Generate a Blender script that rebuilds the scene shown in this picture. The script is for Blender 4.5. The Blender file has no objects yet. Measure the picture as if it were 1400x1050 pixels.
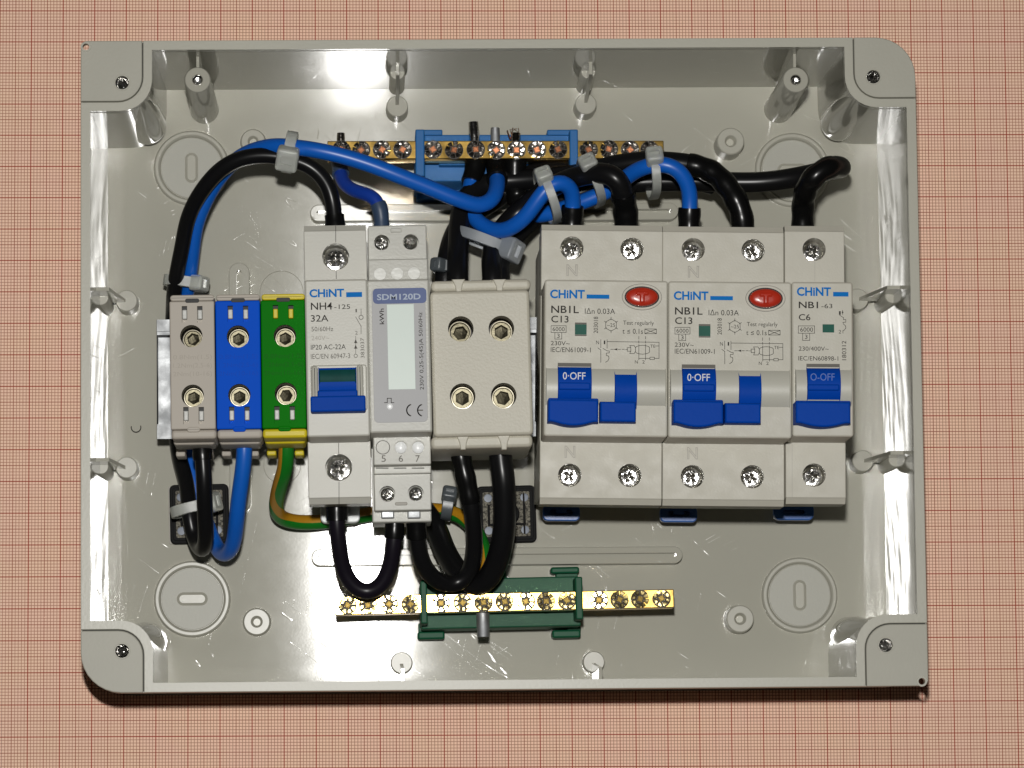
import bpy, bmesh, math, random
from mathutils import Vector, Matrix
random.seed(7)
R = math.radians
MM = 0.001
scene = bpy.context.scene
COL = scene.collection

# ------------------------------------------------------------------ camera, world, flash, exposure
CAM_LOC = (-41.7954, -131.6683, 1145.6214)      # mm
CAM_ROT = Matrix(((0.9997010466, 0.0071200278, -0.0233906505),
                  (-0.0092896742, 0.9955289274, -0.0939992377),
                  (0.0226167921, 0.0941884278, 0.9952974534)))
PPX, PPY, FPX = 613.618, 626.833, 5000.0
cd = bpy.data.cameras.new('camera'); cam = bpy.data.objects.new('camera', cd); COL.objects.link(cam)
cd.sensor_width = 36.0; cd.lens = FPX / 1400 * 36.0
cd.shift_x = (700 - PPX) / 1400; cd.shift_y = (PPY - 525) / 1400
cd.clip_start = 0.05; cd.clip_end = 50
cam.matrix_world = Matrix.Translation(Vector(CAM_LOC) * MM) @ CAM_ROT.to_4x4()
scene.camera = cam
w = bpy.data.worlds.new('World'); scene.world = w; w.use_nodes = True
w.node_tree.nodes['Background'].inputs[0].default_value = (1.0, 0.97, 0.92, 1)
w.node_tree.nodes['Background'].inputs[1].default_value = 0.009
# the camera's flash, a little above the lens
fd = bpy.data.lights.new('flash', 'AREA'); fl = bpy.data.objects.new('flash', fd); COL.objects.link(fl)
fd.shape = 'RECTANGLE'; fd.size = 0.032; fd.size_y = 0.014; fd.energy = 8.5; fd.color = (1.0, 0.985, 0.95)
fl.location = Vector((CAM_LOC[0] - 5, CAM_LOC[1] + 90, CAM_LOC[2])) * MM
fl.rotation_euler = (Vector((0, 0, 0)) - fl.location).to_track_quat('-Z', 'Y').to_euler()
scene.view_settings.view_transform = 'Standard'; scene.view_settings.look = 'None'
scene.view_settings.gamma = 1.0; scene.view_settings.exposure = 0.0
scene.view_settings.use_curve_mapping = False
# the flash mirrored by the polished walls on to the floor is real light: keep it
scene.cycles.sample_clamp_indirect = 40.0; scene.cycles.blur_glossy = 0.3

# ------------------------------------------------------------------ pixel of the photograph + height (mm) -> place (mm)
def F(px, py, z):
    d = CAM_ROT @ Vector(((px - PPX) / FPX, -(py - PPY) / FPX, -1.0))
    s = (z - CAM_LOC[2]) / d.z
    return Vector((CAM_LOC[0] + s * d.x, CAM_LOC[1] + s * d.y, z))

# ------------------------------------------------------------------ materials
MATS = {}
def new_mat(name):
    m = bpy.data.materials.new(name); m.use_nodes = True
    MATS[name] = m
    return m, m.node_tree.nodes, m.node_tree.links, m.node_tree.nodes['Principled BSDF']
def simple(name, col, rough=0.45, *a, **k):
    vc = k.pop('vcontrast', 0.0)
    m = simple_(name, col, rough, *a, **k)
    if vc:
        N, L = m.node_tree.nodes, m.node_tree.links
        mx = next(n for n in N if n.type == 'MIX_RGB'); src = mx.inputs[0].links[0].from_socket
        q = N.new('ShaderNodeMapRange'); q.inputs[1].default_value = .5 - vc; q.inputs[2].default_value = .5 + vc
        L.new(src, q.inputs[0]); L.new(q.outputs[0], mx.inputs[0])
    return m
def simple_(name, col, rough=0.45, metal=0.0, bump=0.0, bscale=900, spec=0.5, vary=0.0, vscale=60, coat=0.0, rvar=0.0, trans=0.0, sss=0.0, bdist=0.00008):
    m, N, L, P = new_mat(name)
    P.inputs['Base Color'].default_value = (*col, 1); P.inputs['Roughness'].default_value = rough
    P.inputs['Metallic'].default_value = metal; P.inputs['Specular IOR Level'].default_value = spec
    P.inputs['Coat Weight'].default_value = coat
    P.inputs['Transmission Weight'].default_value = trans
    if sss:
        P.inputs['Subsurface Weight'].default_value = sss
        P.inputs['Subsurface Radius'].default_value = (0.002, 0.002, 0.002)
    tc = N.new('ShaderNodeTexCoord')
    if bump:
        n = N.new('ShaderNodeTexNoise'); n.inputs['Scale'].default_value = bscale; n.inputs['Detail'].default_value = 3
        L.new(tc.outputs['Object'], n.inputs['Vector'])
        b = N.new('ShaderNodeBump'); b.inputs['Strength'].default_value = bump; b.inputs['Distance'].default_value = bdist
        L.new(n.outputs['Fac'], b.inputs['Height']); L.new(b.outputs['Normal'], P.inputs['Normal'])
    if vary:
        n = N.new('ShaderNodeTexNoise'); n.inputs['Scale'].default_value = vscale; n.inputs['Detail'].default_value = 6
        n.inputs['Roughness'].default_value = 0.65
        L.new(tc.outputs['Object'], n.inputs['Vector'])
        mx = N.new('ShaderNodeMixRGB'); mx.blend_type = 'MIX'
        mx.inputs[1].default_value = (*[c * (1 - vary) for c in col], 1); mx.inputs[2].default_value = (*[min(1, c * (1 + vary)) for c in col], 1)
        L.new(n.outputs['Fac'], mx.inputs[0]); L.new(mx.outputs[0], P.inputs['Base Color'])
    if rvar:
        n = N.new('ShaderNodeTexNoise'); n.inputs['Scale'].default_value = 220; n.inputs['Detail'].default_value = 5
        L.new(tc.outputs['Object'], n.inputs['Vector'])
        mr = N.new('ShaderNodeMapRange'); mr.inputs[1].default_value = .3; mr.inputs[2].default_value = .7
        mr.inputs[3].default_value = max(.02, rough - rvar); mr.inputs[4].default_value = rough + rvar
        L.new(n.outputs['Fac'], mr.inputs[0]); L.new(mr.outputs[0], P.inputs['Roughness'])
    return m

def scratched(name, col, rough, wave, scratch, fine=0.0, lines=None, spec=0.5, aniso=None):
    """moulded glossy plastic: slow waviness, hairline scratches, fine grain"""
    m, N, L, P = new_mat(name)
    tc = N.new('ShaderNodeTexCoord')
    P.inputs['Specular IOR Level'].default_value = spec
    nv = N.new('ShaderNodeTexNoise'); nv.inputs['Scale'].default_value = 25; nv.inputs['Detail'].default_value = 5
    L.new(tc.outputs['Object'], nv.inputs['Vector'])
    mx = N.new('ShaderNodeMixRGB'); mx.inputs[1].default_value = (*[c * .95 for c in col], 1); mx.inputs[2].default_value = (*[c * 1.05 for c in col], 1)
    L.new(nv.outputs['Fac'], mx.inputs[0]); L.new(mx.outputs[0], P.inputs['Base Color'])
    # scratches: thin contour lines of stretched noise at several angles, broken up by a mask
    acc = None
    for ang, sc, stretch in ((0.5, 150, .05), (-0.7, 120, .06), (1.35, 170, .045), (2.5, 100, .06)):
        mp = N.new('ShaderNodeMapping'); mp.vector_type = 'TEXTURE'
        mp.inputs['Rotation'].default_value = (0, 0, ang); mp.inputs['Scale'].default_value = (1 / stretch, 1, 1)
        mp.inputs['Location'].default_value = (ang * .3, sc * .01, 0)
        L.new(tc.outputs['Object'], mp.inputs['Vector'])
        n = N.new('ShaderNodeTexNoise'); n.inputs['Scale'].default_value = sc; n.inputs['Detail'].default_value = 1
        n.inputs['Distortion'].default_value = .06
        L.new(mp.outputs[0], n.inputs['Vector'])
        s = N.new('ShaderNodeMath'); s.operation = 'SUBTRACT'; s.inputs[1].default_value = .5; L.new(n.outputs['Fac'], s.inputs[0])
        a = N.new('ShaderNodeMath'); a.operation = 'ABSOLUTE'; L.new(s.outputs[0], a.inputs[0])
        r = N.new('ShaderNodeMapRange'); r.inputs[1].default_value = 0; r.inputs[2].default_value = .0032; r.inputs[3].default_value = 1; r.inputs[4].default_value = 0
        L.new(a.outputs[0], r.inputs[0])
        k = N.new('ShaderNodeTexNoise'); k.inputs['Scale'].default_value = 75; k.inputs['Detail'].default_value = 2
        mp2 = N.new('ShaderNodeMapping'); mp2.inputs['Location'].default_value = (ang, sc, 0); L.new(tc.outputs['Object'], mp2.inputs['Vector']); L.new(mp2.outputs[0], k.inputs['Vector'])
        kr = N.new('ShaderNodeMapRange'); kr.inputs[1].default_value = .61; kr.inputs[2].default_value = .69; L.new(k.outputs['Fac'], kr.inputs[0])
        mu = N.new('ShaderNodeMath'); mu.operation = 'MULTIPLY'; L.new(r.outputs[0], mu.inputs[0]); L.new(kr.outputs[0], mu.inputs[1])
        if acc is None: acc = mu
        else:
            ad = N.new('ShaderNodeMath'); ad.operation = 'MAXIMUM'; L.new(acc.outputs[0], ad.inputs[0]); L.new(mu.outputs[0], ad.inputs[1]); acc = ad
    rn = N.new('ShaderNodeTexNoise'); rn.inputs['Scale'].default_value = 90; rn.inputs['Detail'].default_value = 6; rn.inputs['Roughness'].default_value = .7
    L.new(tc.outputs['Object'], rn.inputs['Vector'])
    rr = N.new('ShaderNodeMapRange'); rr.inputs[1].default_value = .3; rr.inputs[2].default_value = .7; rr.inputs[3].default_value = rough * .9; rr.inputs[4].default_value = rough * 1.12
    L.new(rn.outputs['Fac'], rr.inputs[0])
    ra = N.new('ShaderNodeMath'); ra.operation = 'MULTIPLY_ADD'; ra.inputs[1].default_value = .25; L.new(acc.outputs[0], ra.inputs[0]); L.new(rr.outputs[0], ra.inputs[2])
    L.new(ra.outputs[0], P.inputs['Roughness'])
    if aniso:           # milled mould: fine marks run across, gloss spreads along the height of the box
        sp = N.new('ShaderNodeSeparateXYZ'); L.new(tc.outputs['Object'], sp.inputs[0])
        ab = N.new('ShaderNodeMath'); ab.operation = 'ABSOLUTE'; L.new(sp.outputs['X'], ab.inputs[0])
        def band(lo, hi, v0, v1):
            q = N.new('ShaderNodeMapRange'); q.interpolation_type = 'SMOOTHSTEP'
            for i_, v_ in enumerate((lo, hi, v0, v1)): q.inputs[1 + i_].default_value = v_
            L.new(ab.outputs[0], q.inputs[0]); return q.outputs[0]
        L.new(band(.106, .113, aniso, 1.0), P.inputs['Anisotropic'])
        rs = N.new('ShaderNodeMath'); rs.operation = 'MULTIPLY'; L.new(ra.outputs[0], rs.inputs[0]); L.new(band(.104, .112, 1.0, 1.36), rs.inputs[1]); L.new(rs.outputs[0], P.inputs['Roughness'])
        cx = N.new('ShaderNodeCombineXYZ'); cx.inputs[1].default_value = 1.0; L.new(cx.outputs[0], P.inputs['Tangent'])
    b1 = N.new('ShaderNodeBump'); b1.inputs['Strength'].default_value = wave; b1.inputs['Distance'].default_value = .0006
    wn = N.new('ShaderNodeTexNoise'); wn.inputs['Scale'].default_value = 32; wn.inputs['Detail'].default_value = 2; L.new(tc.outputs['Object'], wn.inputs['Vector'])
    L.new(wn.outputs['Fac'], b1.inputs['Height'])
    b2 = N.new('ShaderNodeBump'); b2.inputs['Strength'].default_value = scratch; b2.inputs['Distance'].default_value = .00012
    L.new(acc.outputs[0], b2.inputs['Height']); L.new(b1.outputs['Normal'], b2.inputs['Normal'])
    last = b2
    if lines:          # tool marks from the mould
        mp = N.new('ShaderNodeMapping'); mp.inputs['Scale'].default_value = lines; L.new(tc.outputs['Object'], mp.inputs['Vector'])
        ln = N.new('ShaderNodeTexNoise'); ln.inputs['Scale'].default_value = 1.0; ln.inputs['Detail'].default_value = 3; L.new(mp.outputs[0], ln.inputs['Vector'])
        b4 = N.new('ShaderNodeBump'); b4.inputs['Strength'].default_value = .05; b4.inputs['Distance'].default_value = .00008
        L.new(ln.outputs['Fac'], b4.inputs['Height']); L.new(last.outputs['Normal'], b4.inputs['Normal']); last = b4
    if fine:
        fn = N.new('ShaderNodeTexNoise'); fn.inputs['Scale'].default_value = 1500; fn.inputs['Detail'].default_value = 2; L.new(tc.outputs['Object'], fn.inputs['Vector'])
        b3 = N.new('ShaderNodeBump'); b3.inputs['Strength'].default_value = fine; b3.inputs['Distance'].default_value = .00006
        L.new(fn.outputs['Fac'], b3.inputs['Height']); L.new(last.outputs['Normal'], b3.inputs['Normal']); last = b3
    L.new(last.outputs['Normal'], P.inputs['Normal'])
    return m

GREY = (0.415, 0.405, 0.345)
scratched('box_floor', GREY, 0.136, .02, .25, fine=.02, aniso=1.0)
MATS['box_floor'].node_tree.nodes['Principled BSDF'].inputs['IOR'].default_value = 1.62
scratched('box_wall', GREY, 0.06, .03, .06, lines=(420, 420, 12))
MATS['box_wall'].node_tree.nodes['Principled BSDF'].inputs['IOR'].default_value = 1.85
simple('box_rim', (0.41, 0.40, 0.335), .38, bump=.35, bscale=1100, vary=.05, vscale=70)
simple('box_pad', (0.385, 0.375, 0.315), .5, bump=.35, bscale=1100, vary=.06, vscale=90)
simple('box_boss', GREY, .3, spec=.35, bump=.15, bscale=500, vary=.04)
simple('box_frosted', (0.41, 0.405, 0.355), .42, spec=.3, bump=.35, bscale=1400, vary=.05)
simple('box_gap', (0.05, 0.05, 0.045), .7)
simple('device_grey', (0.50, 0.48, 0.41), .5, bump=.55, bscale=1600, vary=.045, vscale=110, rvar=.08)
simple('switch_grey', (0.485, 0.475, 0.42), .42, bump=.35, bscale=1500, vary=.04, vscale=80)
simple('meter_grey', (0.45, 0.445, 0.40), .42, bump=.8, bscale=1300, vary=.05, vscale=200)
simple('dist_grey', (0.49, 0.465, 0.385), .48, bump=1.0, bscale=1300, vary=.06, vscale=60)
simple('drum_grey', (0.48, 0.47, 0.41), .4, bump=.2, bscale=1400, vary=.04)
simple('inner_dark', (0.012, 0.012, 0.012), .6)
simple('terminal_grey', (0.44, 0.40, 0.345), 0.55, spec=.35, bump=.25, bscale=1500, vary=.04)
simple('terminal_blue', (0.001, 0.080, 0.58), 0.58, spec=.06, bump=.3, bscale=1500, vary=.08)
simple('terminal_green', (0.002, 0.170, 0.002), 0.58, spec=.06, bump=.3, bscale=1500, vary=.1)
simple('terminal_yellow', (0.62, 0.50, 0.012), 0.5, bump=.2, vary=.06)
simple('toggle_blue', (0.001, 0.052, 0.36), 0.52, spec=.06, bump=.45, bscale=1200, vary=.08, vscale=180)
simple('clip_blue', (0.02, 0.10, 0.36), .3, bump=.2)
simple('clip_white', (0.62, 0.65, 0.64), .35, bump=.2)
simple('holder_blue', (0.018, 0.13, 0.36), 0.5, spec=.25, bump=.3, vary=.08)
simple('holder_green', (0.003, 0.075, 0.032), 0.5, spec=.25, bump=.3, vary=.15)
simple('brass', (0.72, 0.46, 0.12), .19, 1.0, bump=.12, bscale=700, vary=.12, vscale=220, rvar=.03)
simple('brass_screw', (0.80, 0.64, 0.28), .16, 1.0, bump=.6, bscale=900, vary=.25, vscale=500, rvar=.1)
simple('steel_screw', (0.72, 0.71, 0.69), .13, 1.0, bump=.9, bscale=700, vary=.15, vscale=500, rvar=.1, bdist=.00015)
simple('bar_screw', (0.5, 0.46, 0.41), .13, 1.0, bump=1.0, bscale=800, vary=.3, vscale=600, rvar=.1, bdist=.00015)
simple('copper_recess', (0.30, 0.12, 0.06), .4, 1.0, bump=1.0, bscale=900, vary=.3, vscale=700)
simple('hex_core', (0.16, 0.145, 0.10), .45, 1.0, bump=.8, bscale=500, vary=.4, vscale=300, bdist=.0002)
simple('dark_core', (0.03, 0.022, 0.014), .5)
simple('clip_pale', (0.50, 0.50, 0.47), .4, bump=.8, bscale=700, vary=.25, vscale=500)
simple('brass_recess', (0.16, 0.11, 0.03), .4, 1.0, bump=1.0, bscale=900, vary=.4, vscale=700)
simple('hex_metal', (0.30, 0.275, 0.21), .42, 1.0, bump=.6, bscale=600, vary=.25, vscale=300, rvar=.12)
simple('zinc', (0.40, 0.41, 0.42), .6, 1.0, bump=.5, bscale=900, vary=.12, vscale=300, rvar=.12)
simple('wire_black', (0.006, 0.006, 0.0065), .3, bump=.15, bscale=250, vary=.2, spec=.3)
simple('wire_purple', (0.0085, 0.0065, 0.011), .34, bump=.15, bscale=250, spec=.3)
simple('sleeve_black', (0.004, 0.004, 0.004), .26, bump=.5, bscale=180, bdist=.0002, spec=.3)
simple('sleeve_slate', (0.035, 0.060, 0.11), .4, bump=.4, bscale=200, bdist=.0002)
simple('wire_blue', (0.004, 0.105, 0.50), .36, bump=.15, bscale=220, vary=.06, vscale=90)
simple('wire_darkblue', (0.006, 0.04, 0.30), .36, bump=.15, bscale=220)
simple('wire_green', (0.006, 0.16, 0.012), .34, bump=.15, bscale=220)
simple('wire_yellow', (0.42, 0.20, 0.008), .36, bump=.15, bscale=220)
simple('tie_nylon', (0.76, 0.78, 0.73), .4, bump=.3, bscale=500, trans=.62, sss=0)
simple('tie_grey', (0.34, 0.37, 0.40), .38, bump=.3, bscale=500, trans=.4)
simple('tie_smoke', (0.10, 0.115, 0.125), .35, bump=.3, bscale=500, trans=.25)
simple('mount_black', (0.006, 0.006, 0.006), 0.65, spec=.15, bump=.6, bscale=500)
simple('mount_speckle', (0.13, 0.12, 0.095), .6, spec=.15, bump=1.0, bscale=1500, vary=.85, vscale=1700, vcontrast=.12)
simple('print_dark', (0.040, 0.037, 0.033), .6, spec=.1)
simple('tone_green', (0.002, 0.125, 0.002), .5, spec=.06)
simple('tone_blue', (0.001, 0.065, 0.50), .5, spec=.06)
simple('tone_grey', (0.385, 0.35, 0.30), .5, spec=.2)
simple('print_grey', (0.15, 0.14, 0.125), .6, spec=.1)
simple('print_faint', (0.33, 0.31, 0.27), .5)
simple('print_blue', (0.002, 0.155, 0.50), .6, spec=.08)
simple('print_white', (0.62, 0.64, 0.68), .5)
simple('print_navy_text', (0.36, 0.42, 0.52), .5)
simple('print_tone_blue', (0.03, 0.10, 0.40), .4)
simple('label_grey', (0.42, 0.42, 0.425), 0.5, spec=.3, vary=.04, vscale=50)
simple('label_navy', (0.095, 0.13, 0.28), 0.5, spec=.25, vary=.15, vscale=120)
simple('lcd', (0.60, 0.68, 0.63), 0.35, spec=.3, vary=.05, vscale=60)
simple('led_dot', (0.85, 0.86, 0.86), .3)
simple('window_green', (0.003, 0.085, 0.058), .5, spec=.2, vary=.3, vscale=300)
simple('window_toggle_green', (0.004, 0.055, 0.05), .6, spec=.15, vary=.3, vscale=300)
simple('button_red', (0.44, 0.028, 0.012), .26, bump=.7, bscale=600, vary=.2, vscale=250)
simple('disc_pale', (0.60, 0.60, 0.56), .35, bump=.8, bscale=900, vary=.1)

def paper_material():
    m, N, L, P = new_mat('paper')
    P.inputs['Roughness'].default_value = .75; P.inputs['Specular IOR Level'].default_value = .25
    tc = N.new('ShaderNodeTexCoord')
    mp = N.new('ShaderNodeMapping'); mp.inputs['Scale'].default_value = (1000, 1000, 1000)   # one unit = 1 mm
    L.new(tc.outputs['Object'], mp.inputs['Vector'])
    sx = N.new('ShaderNodeSeparateXYZ'); L.new(mp.outputs[0], sx.inputs[0])
    def math_(op, a, b=None, c=None):
        n = N.new('ShaderNodeMath'); n.operation = op
        for i, v in enumerate((a, b, c)):
            if v is None: continue
            if isinstance(v, (int, float)): n.inputs[i].default_value = v
            else: L.new(v, n.inputs[i])
        return n.outputs[0]
    def lines(coord, period, half, soft):
        p = math_('PINGPONG', coord, period / 2)       # distance to the nearest multiple of the period
        r = N.new('ShaderNodeMapRange'); r.inputs[1].default_value = half; r.inputs[2].default_value = half + soft
        r.inputs[3].default_value = 1; r.inputs[4].default_value = 0; L.new(p, r.inputs[0])
        return r.outputs[0]
    ink = N.new('ShaderNodeTexNoise'); ink.inputs['Scale'].default_value = 160; ink.inputs['Detail'].default_value = 4; L.new(tc.outputs['Object'], ink.inputs['Vector'])
    inkr = N.new('ShaderNodeMapRange'); inkr.inputs[1].default_value = .3; inkr.inputs[2].default_value = .7; inkr.inputs[3].default_value = .88; inkr.inputs[4].default_value = 1.0
    L.new(ink.outputs['Fac'], inkr.inputs[0])
    big = N.new('ShaderNodeTexNoise'); big.inputs['Scale'].default_value = 70; big.inputs['Detail'].default_value = 4; L.new(tc.outputs['Object'], big.inputs['Vector'])
    base = N.new('ShaderNodeMixRGB'); base.inputs[1].default_value = (0.98, 0.675, 0.495, 1); base.inputs[2].default_value = (0.98, 0.655, 0.505, 1)
    bg = N.new('ShaderNodeMapRange'); bg.inputs[1].default_value = .35; bg.inputs[2].default_value = .65; L.new(big.outputs['Fac'], bg.inputs[0])
    L.new(bg.outputs[0], base.inputs[0])
    cur = base.outputs[0]
    for period, half, soft, col, fac in ((1, .05, .10, (.27, .075, .038, 1), .82), (5, .06, .11, (.29, .06, .03, 1), .75), (10, .10, .11, (.34, .035, .014, 1), .92)):
        lx = lines(sx.outputs['X'], period, half, soft); ly = lines(sx.outputs['Y'], period, half, soft)
        k = math_('MULTIPLY', math_('MULTIPLY', math_('MAXIMUM', lx, ly), fac), inkr.outputs[0])
        mx = N.new('ShaderNodeMixRGB'); L.new(k, mx.inputs[0]); L.new(cur, mx.inputs[1]); mx.inputs[2].default_value = col; cur = mx.outputs[0]
    L.new(cur, P.inputs['Base Color'])
    fn = N.new('ShaderNodeTexNoise'); fn.inputs['Scale'].default_value = 1800; fn.inputs['Detail'].default_value = 3; L.new(tc.outputs['Object'], fn.inputs['Vector'])
    b = N.new('ShaderNodeBump'); b.inputs['Strength'].default_value = .25; b.inputs['Distance'].default_value = .0001; L.new(fn.outputs['Fac'], b.inputs['Height']); L.new(b.outputs['Normal'], P.inputs['Normal'])
paper_material()

# ------------------------------------------------------------------ geometry helpers (all in mm)
def offset_poly(pts, d):
    """move a CCW outline inwards by d"""
    n = len(pts); out = []
    for i in range(n):
        p0, p1, p2 = Vector(pts[i - 1][:2]), Vector(pts[i][:2]), Vector(pts[(i + 1) % n][:2])
        e1, e2 = (p1 - p0), (p2 - p1)
        if e1.length < 1e-9 or e2.length < 1e-9: out.append((p1.x, p1.y)); continue
        e1.normalize(); e2.normalize()
        n1, n2 = Vector((-e1.y, e1.x)), Vector((-e2.y, e2.x))
        k = n1 + n2
        den = 1 + n1.dot(n2)
        q = p1 + k * (d / max(den, .25))
        out.append((q.x, q.y))
    return out
def rrect(x0, x1, y0, y1, r=0.0, seg=4):
    r = min(r, (x1 - x0) / 2 - 1e-4, (y1 - y0) / 2 - 1e-4)
    if r <= 1e-5: return [(x0, y0), (x1, y0), (x1, y1), (x0, y1)]
    pts = []
    for cx, cy, a0 in ((x1 - r, y0 + r, -90), (x1 - r, y1 - r, 0), (x0 + r, y1 - r, 90), (x0 + r, y0 + r, 180)):
        for i in range(seg + 1):
            a = R(a0 + 90 * i / seg); pts.append((cx + r * math.cos(a), cy + r * math.sin(a)))
    return pts
def circ(cx, cy, r, n=24, ry=None, a0=0.0):
    ry = r if ry is None else ry
    return [(cx + r * math.cos(a0 + 2 * math.pi * i / n), cy + ry * math.sin(a0 + 2 * math.pi * i / n)) for i in range(n)]
def stadium(x0, x1, y0, y1, seg=8):
    return rrect(x0, x1, y0, y1, min(x1 - x0, y1 - y0) / 2 - 1e-3, seg)
def plus(cx, cy, L_, w_, a):
    pts = []
    for k in range(4):
        for (x, y) in ((L_, -w_), (L_, w_), (w_, w_)):
            t = a + k * math.pi / 2
            pts.append((cx + x * math.cos(t) - y * math.sin(t), cy + x * math.sin(t) + y * math.cos(t)))
    return pts

class MB:
    def __init__(s): s.bm = bmesh.new()
    def ring(s, pts, z): return [s.bm.verts.new((p[0], p[1], z)) for p in pts]
    def bridge(s, a, b):
        n = len(a)
        for i in range(n):
            try: s.bm.faces.new((a[i], a[(i + 1) % n], b[(i + 1) % n], b[i]))
            except ValueError: pass
    def cap(s, loop):
        try: return s.bm.faces.new(loop)
        except ValueError: return None
    def fill(s, loops):
        es = []
        for lp in loops:
            for i in range(len(lp)):
                e = s.bm.edges.get((lp[i], lp[(i + 1) % len(lp)])) or s.bm.edges.new((lp[i], lp[(i + 1) % len(lp)]))
                es.append(e)
        bmesh.ops.triangle_fill(s.bm, use_beauty=True, use_dissolve=False, edges=es, normal=(0, 0, 1))
    def slab(s, outline, z0, z1, b=0.0, holes=(), bottom=True, seg=2):
        """upright prism with a rounded top edge; holes = [(outline, depth or None for through, cap)]"""
        base = s.ring(outline, z0); prev = base
        if b > 0:
            cur = s.ring(outline, z1 - b); s.bridge(prev, cur); prev = cur
            for i in range(1, seg + 1):
                a = math.pi / 2 * i / seg
                cur = s.ring(offset_poly(outline, b * (1 - math.cos(a))), z1 - b + b * math.sin(a)); s.bridge(prev, cur); prev = cur
        else:
            cur = s.ring(outline, z1); s.bridge(prev, cur); prev = cur
        if not holes: s.cap(prev)
        else:
            loops = [prev]; 
            for h in holes:
                hp, depth = h[0], h[1]
                top = s.ring(hp, z1); loops.append(top)
                bot = s.ring(hp, z0 if depth is None else z1 - depth); s.bridge(top, bot)
                if depth is not None: s.cap(bot)
            s.fill(loops)
        if bottom and not any(h[1] is None for h in holes): s.cap(list(reversed(base)))
        return s
    def box(s, x0, x1, y0, y1, z0, z1, b=0.0, r=0.0, seg=2):
        return s.slab(rrect(min(x0, x1), max(x0, x1), min(y0, y1), max(y0, y1), r if r else (b if b else 0), 3 if (r or b) else 1), z0, z1, b, seg=seg)
    def extrude_x(s, prof, x0, x1, b=0.0):
        """profile in (y,z), CCW seen from +x, pushed along x with rounded end edges"""
        def ringx(pts, x): return [s.bm.verts.new((x, p[0], p[1])) for p in pts]
        if b > 0:
            ins = offset_poly(prof, b)
            r0, r1, r2, r3 = ringx(ins, x0), ringx(prof, x0 + b), ringx(prof, x1 - b), ringx(ins, x1)
            s.bridge(r0, r1); s.bridge(r1, r2); s.bridge(r2, r3); s.cap(list(reversed(r0))); s.cap(r3)
        else:
            r1, r2 = ringx(prof, x0), ringx(prof, x1); s.bridge(r1, r2); s.cap(list(reversed(r1))); s.cap(r2)
        return s
    def lathe(s, cx, cy, prof, n=24):
        """profile = [(radius, z)...]"""
        prev = None
        for r, z in prof:
            if r < 1e-6:
                v = s.bm.verts.new((cx, cy, z))
                if prev is not None:
                    for i in range(n): s.bm.faces.new((prev[i], prev[(i + 1) % n], v))
                prev = None; continue
            cur = s.ring(circ(cx, cy, r, n), z)
            if prev is not None: s.bridge(prev, cur)
            prev = cur
        return s
    def tube(s, pts, r, n=14, caps=True, sector=None, ref=None, twist=None):
        """pts: world points; r: radius or list"""
        T = []
        for i in range(len(pts)):
            a = pts[max(0, i - 1)]; b = pts[min(len(pts) - 1, i + 1)]; T.append((b - a).normalized())
        ref = Vector(ref) if ref else Vector((0, 0, 1))
        nrm = (ref - T[0] * ref.dot(T[0]))
        if nrm.length < 1e-3: nrm = Vector((1, 0, 0)) - T[0] * T[0].x
        nrm.normalize(); prev = None; first = None
        for i, p in enumerate(pts):
            nrm = (nrm - T[i] * nrm.dot(T[i])).normalized(); bi = T[i].cross(nrm)
            rr = r[i] if isinstance(r, (list, tuple)) else r
            if sector is None: angs = [2 * math.pi * k / n for k in range(n)]
            elif twist: angs = [twist(i / (len(pts) - 1)) + sector[0] + (sector[1] - sector[0]) * k / n for k in range(n + 1)]
            else: angs = [sector[0] + (sector[1] - sector[0]) * k / n for k in range(n + 1)]
            cur = [s.bm.verts.new(p + (nrm * math.cos(a) + bi * math.sin(a)) * rr) for a in angs]
            if prev:
                m = len(cur)
                for k in range(m if sector is None else m - 1):
                    s.bm.faces.new((prev[k], prev[(k + 1) % m], cur[(k + 1) % m], cur[k]))
            else: first = cur
            prev = cur
        if caps and sector is None: s.cap(list(reversed(first))); s.cap(prev)
        return s
    def quad_line(s, a, b, w, z):
        a, b = Vector(a), Vector(b); d = (b - a)
        if d.length < 1e-6: return s
        d.normalize(); n = Vector((-d.y, d.x)) * w / 2
        vs = [s.bm.verts.new((p.x, p.y, z)) for p in (a - n - d * w / 2, b - n + d * w / 2, b + n + d * w / 2, a + n - d * w / 2)]
        s.bm.faces.new(vs); return s
    def polyline(s, pts, w, z, closed=False):
        n = len(pts)
        for i in range(n if closed else n - 1): s.quad_line(pts[i], pts[(i + 1) % n], w, z)
        return s
    def flat(s, outline, z): s.cap(s.ring(outline, z)); return s
    def mesh(s, name, mat, smooth=38, recalc=True, flat=True):
        if recalc: bmesh.ops.recalc_face_normals(s.bm, faces=s.bm.faces)
        bmesh.ops.scale(s.bm, vec=(MM, MM, MM), verts=s.bm.verts)
        me = bpy.data.meshes.new(name); s.bm.to_mesh(me); s.bm.free()
        me.materials.append(MATS[mat])
        if smooth:
            me.shade_smooth(); me.set_sharp_from_angle(angle=R(smooth))
            if flat and smooth < 60:            # level faces stay truly flat beside their rounded edges
                for p in me.polygons:
                    if abs(p.normal.z) > .9999: p.use_smooth = False
        return me
    def obj(s, name, mat, parent=None, smooth=38, recalc=True, flat=True):
        o = bpy.data.objects.new(name, s.mesh(name, mat, smooth, recalc, flat)); COL.objects.link(o)
        if parent is not None: o.parent = parent
        return o

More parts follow.
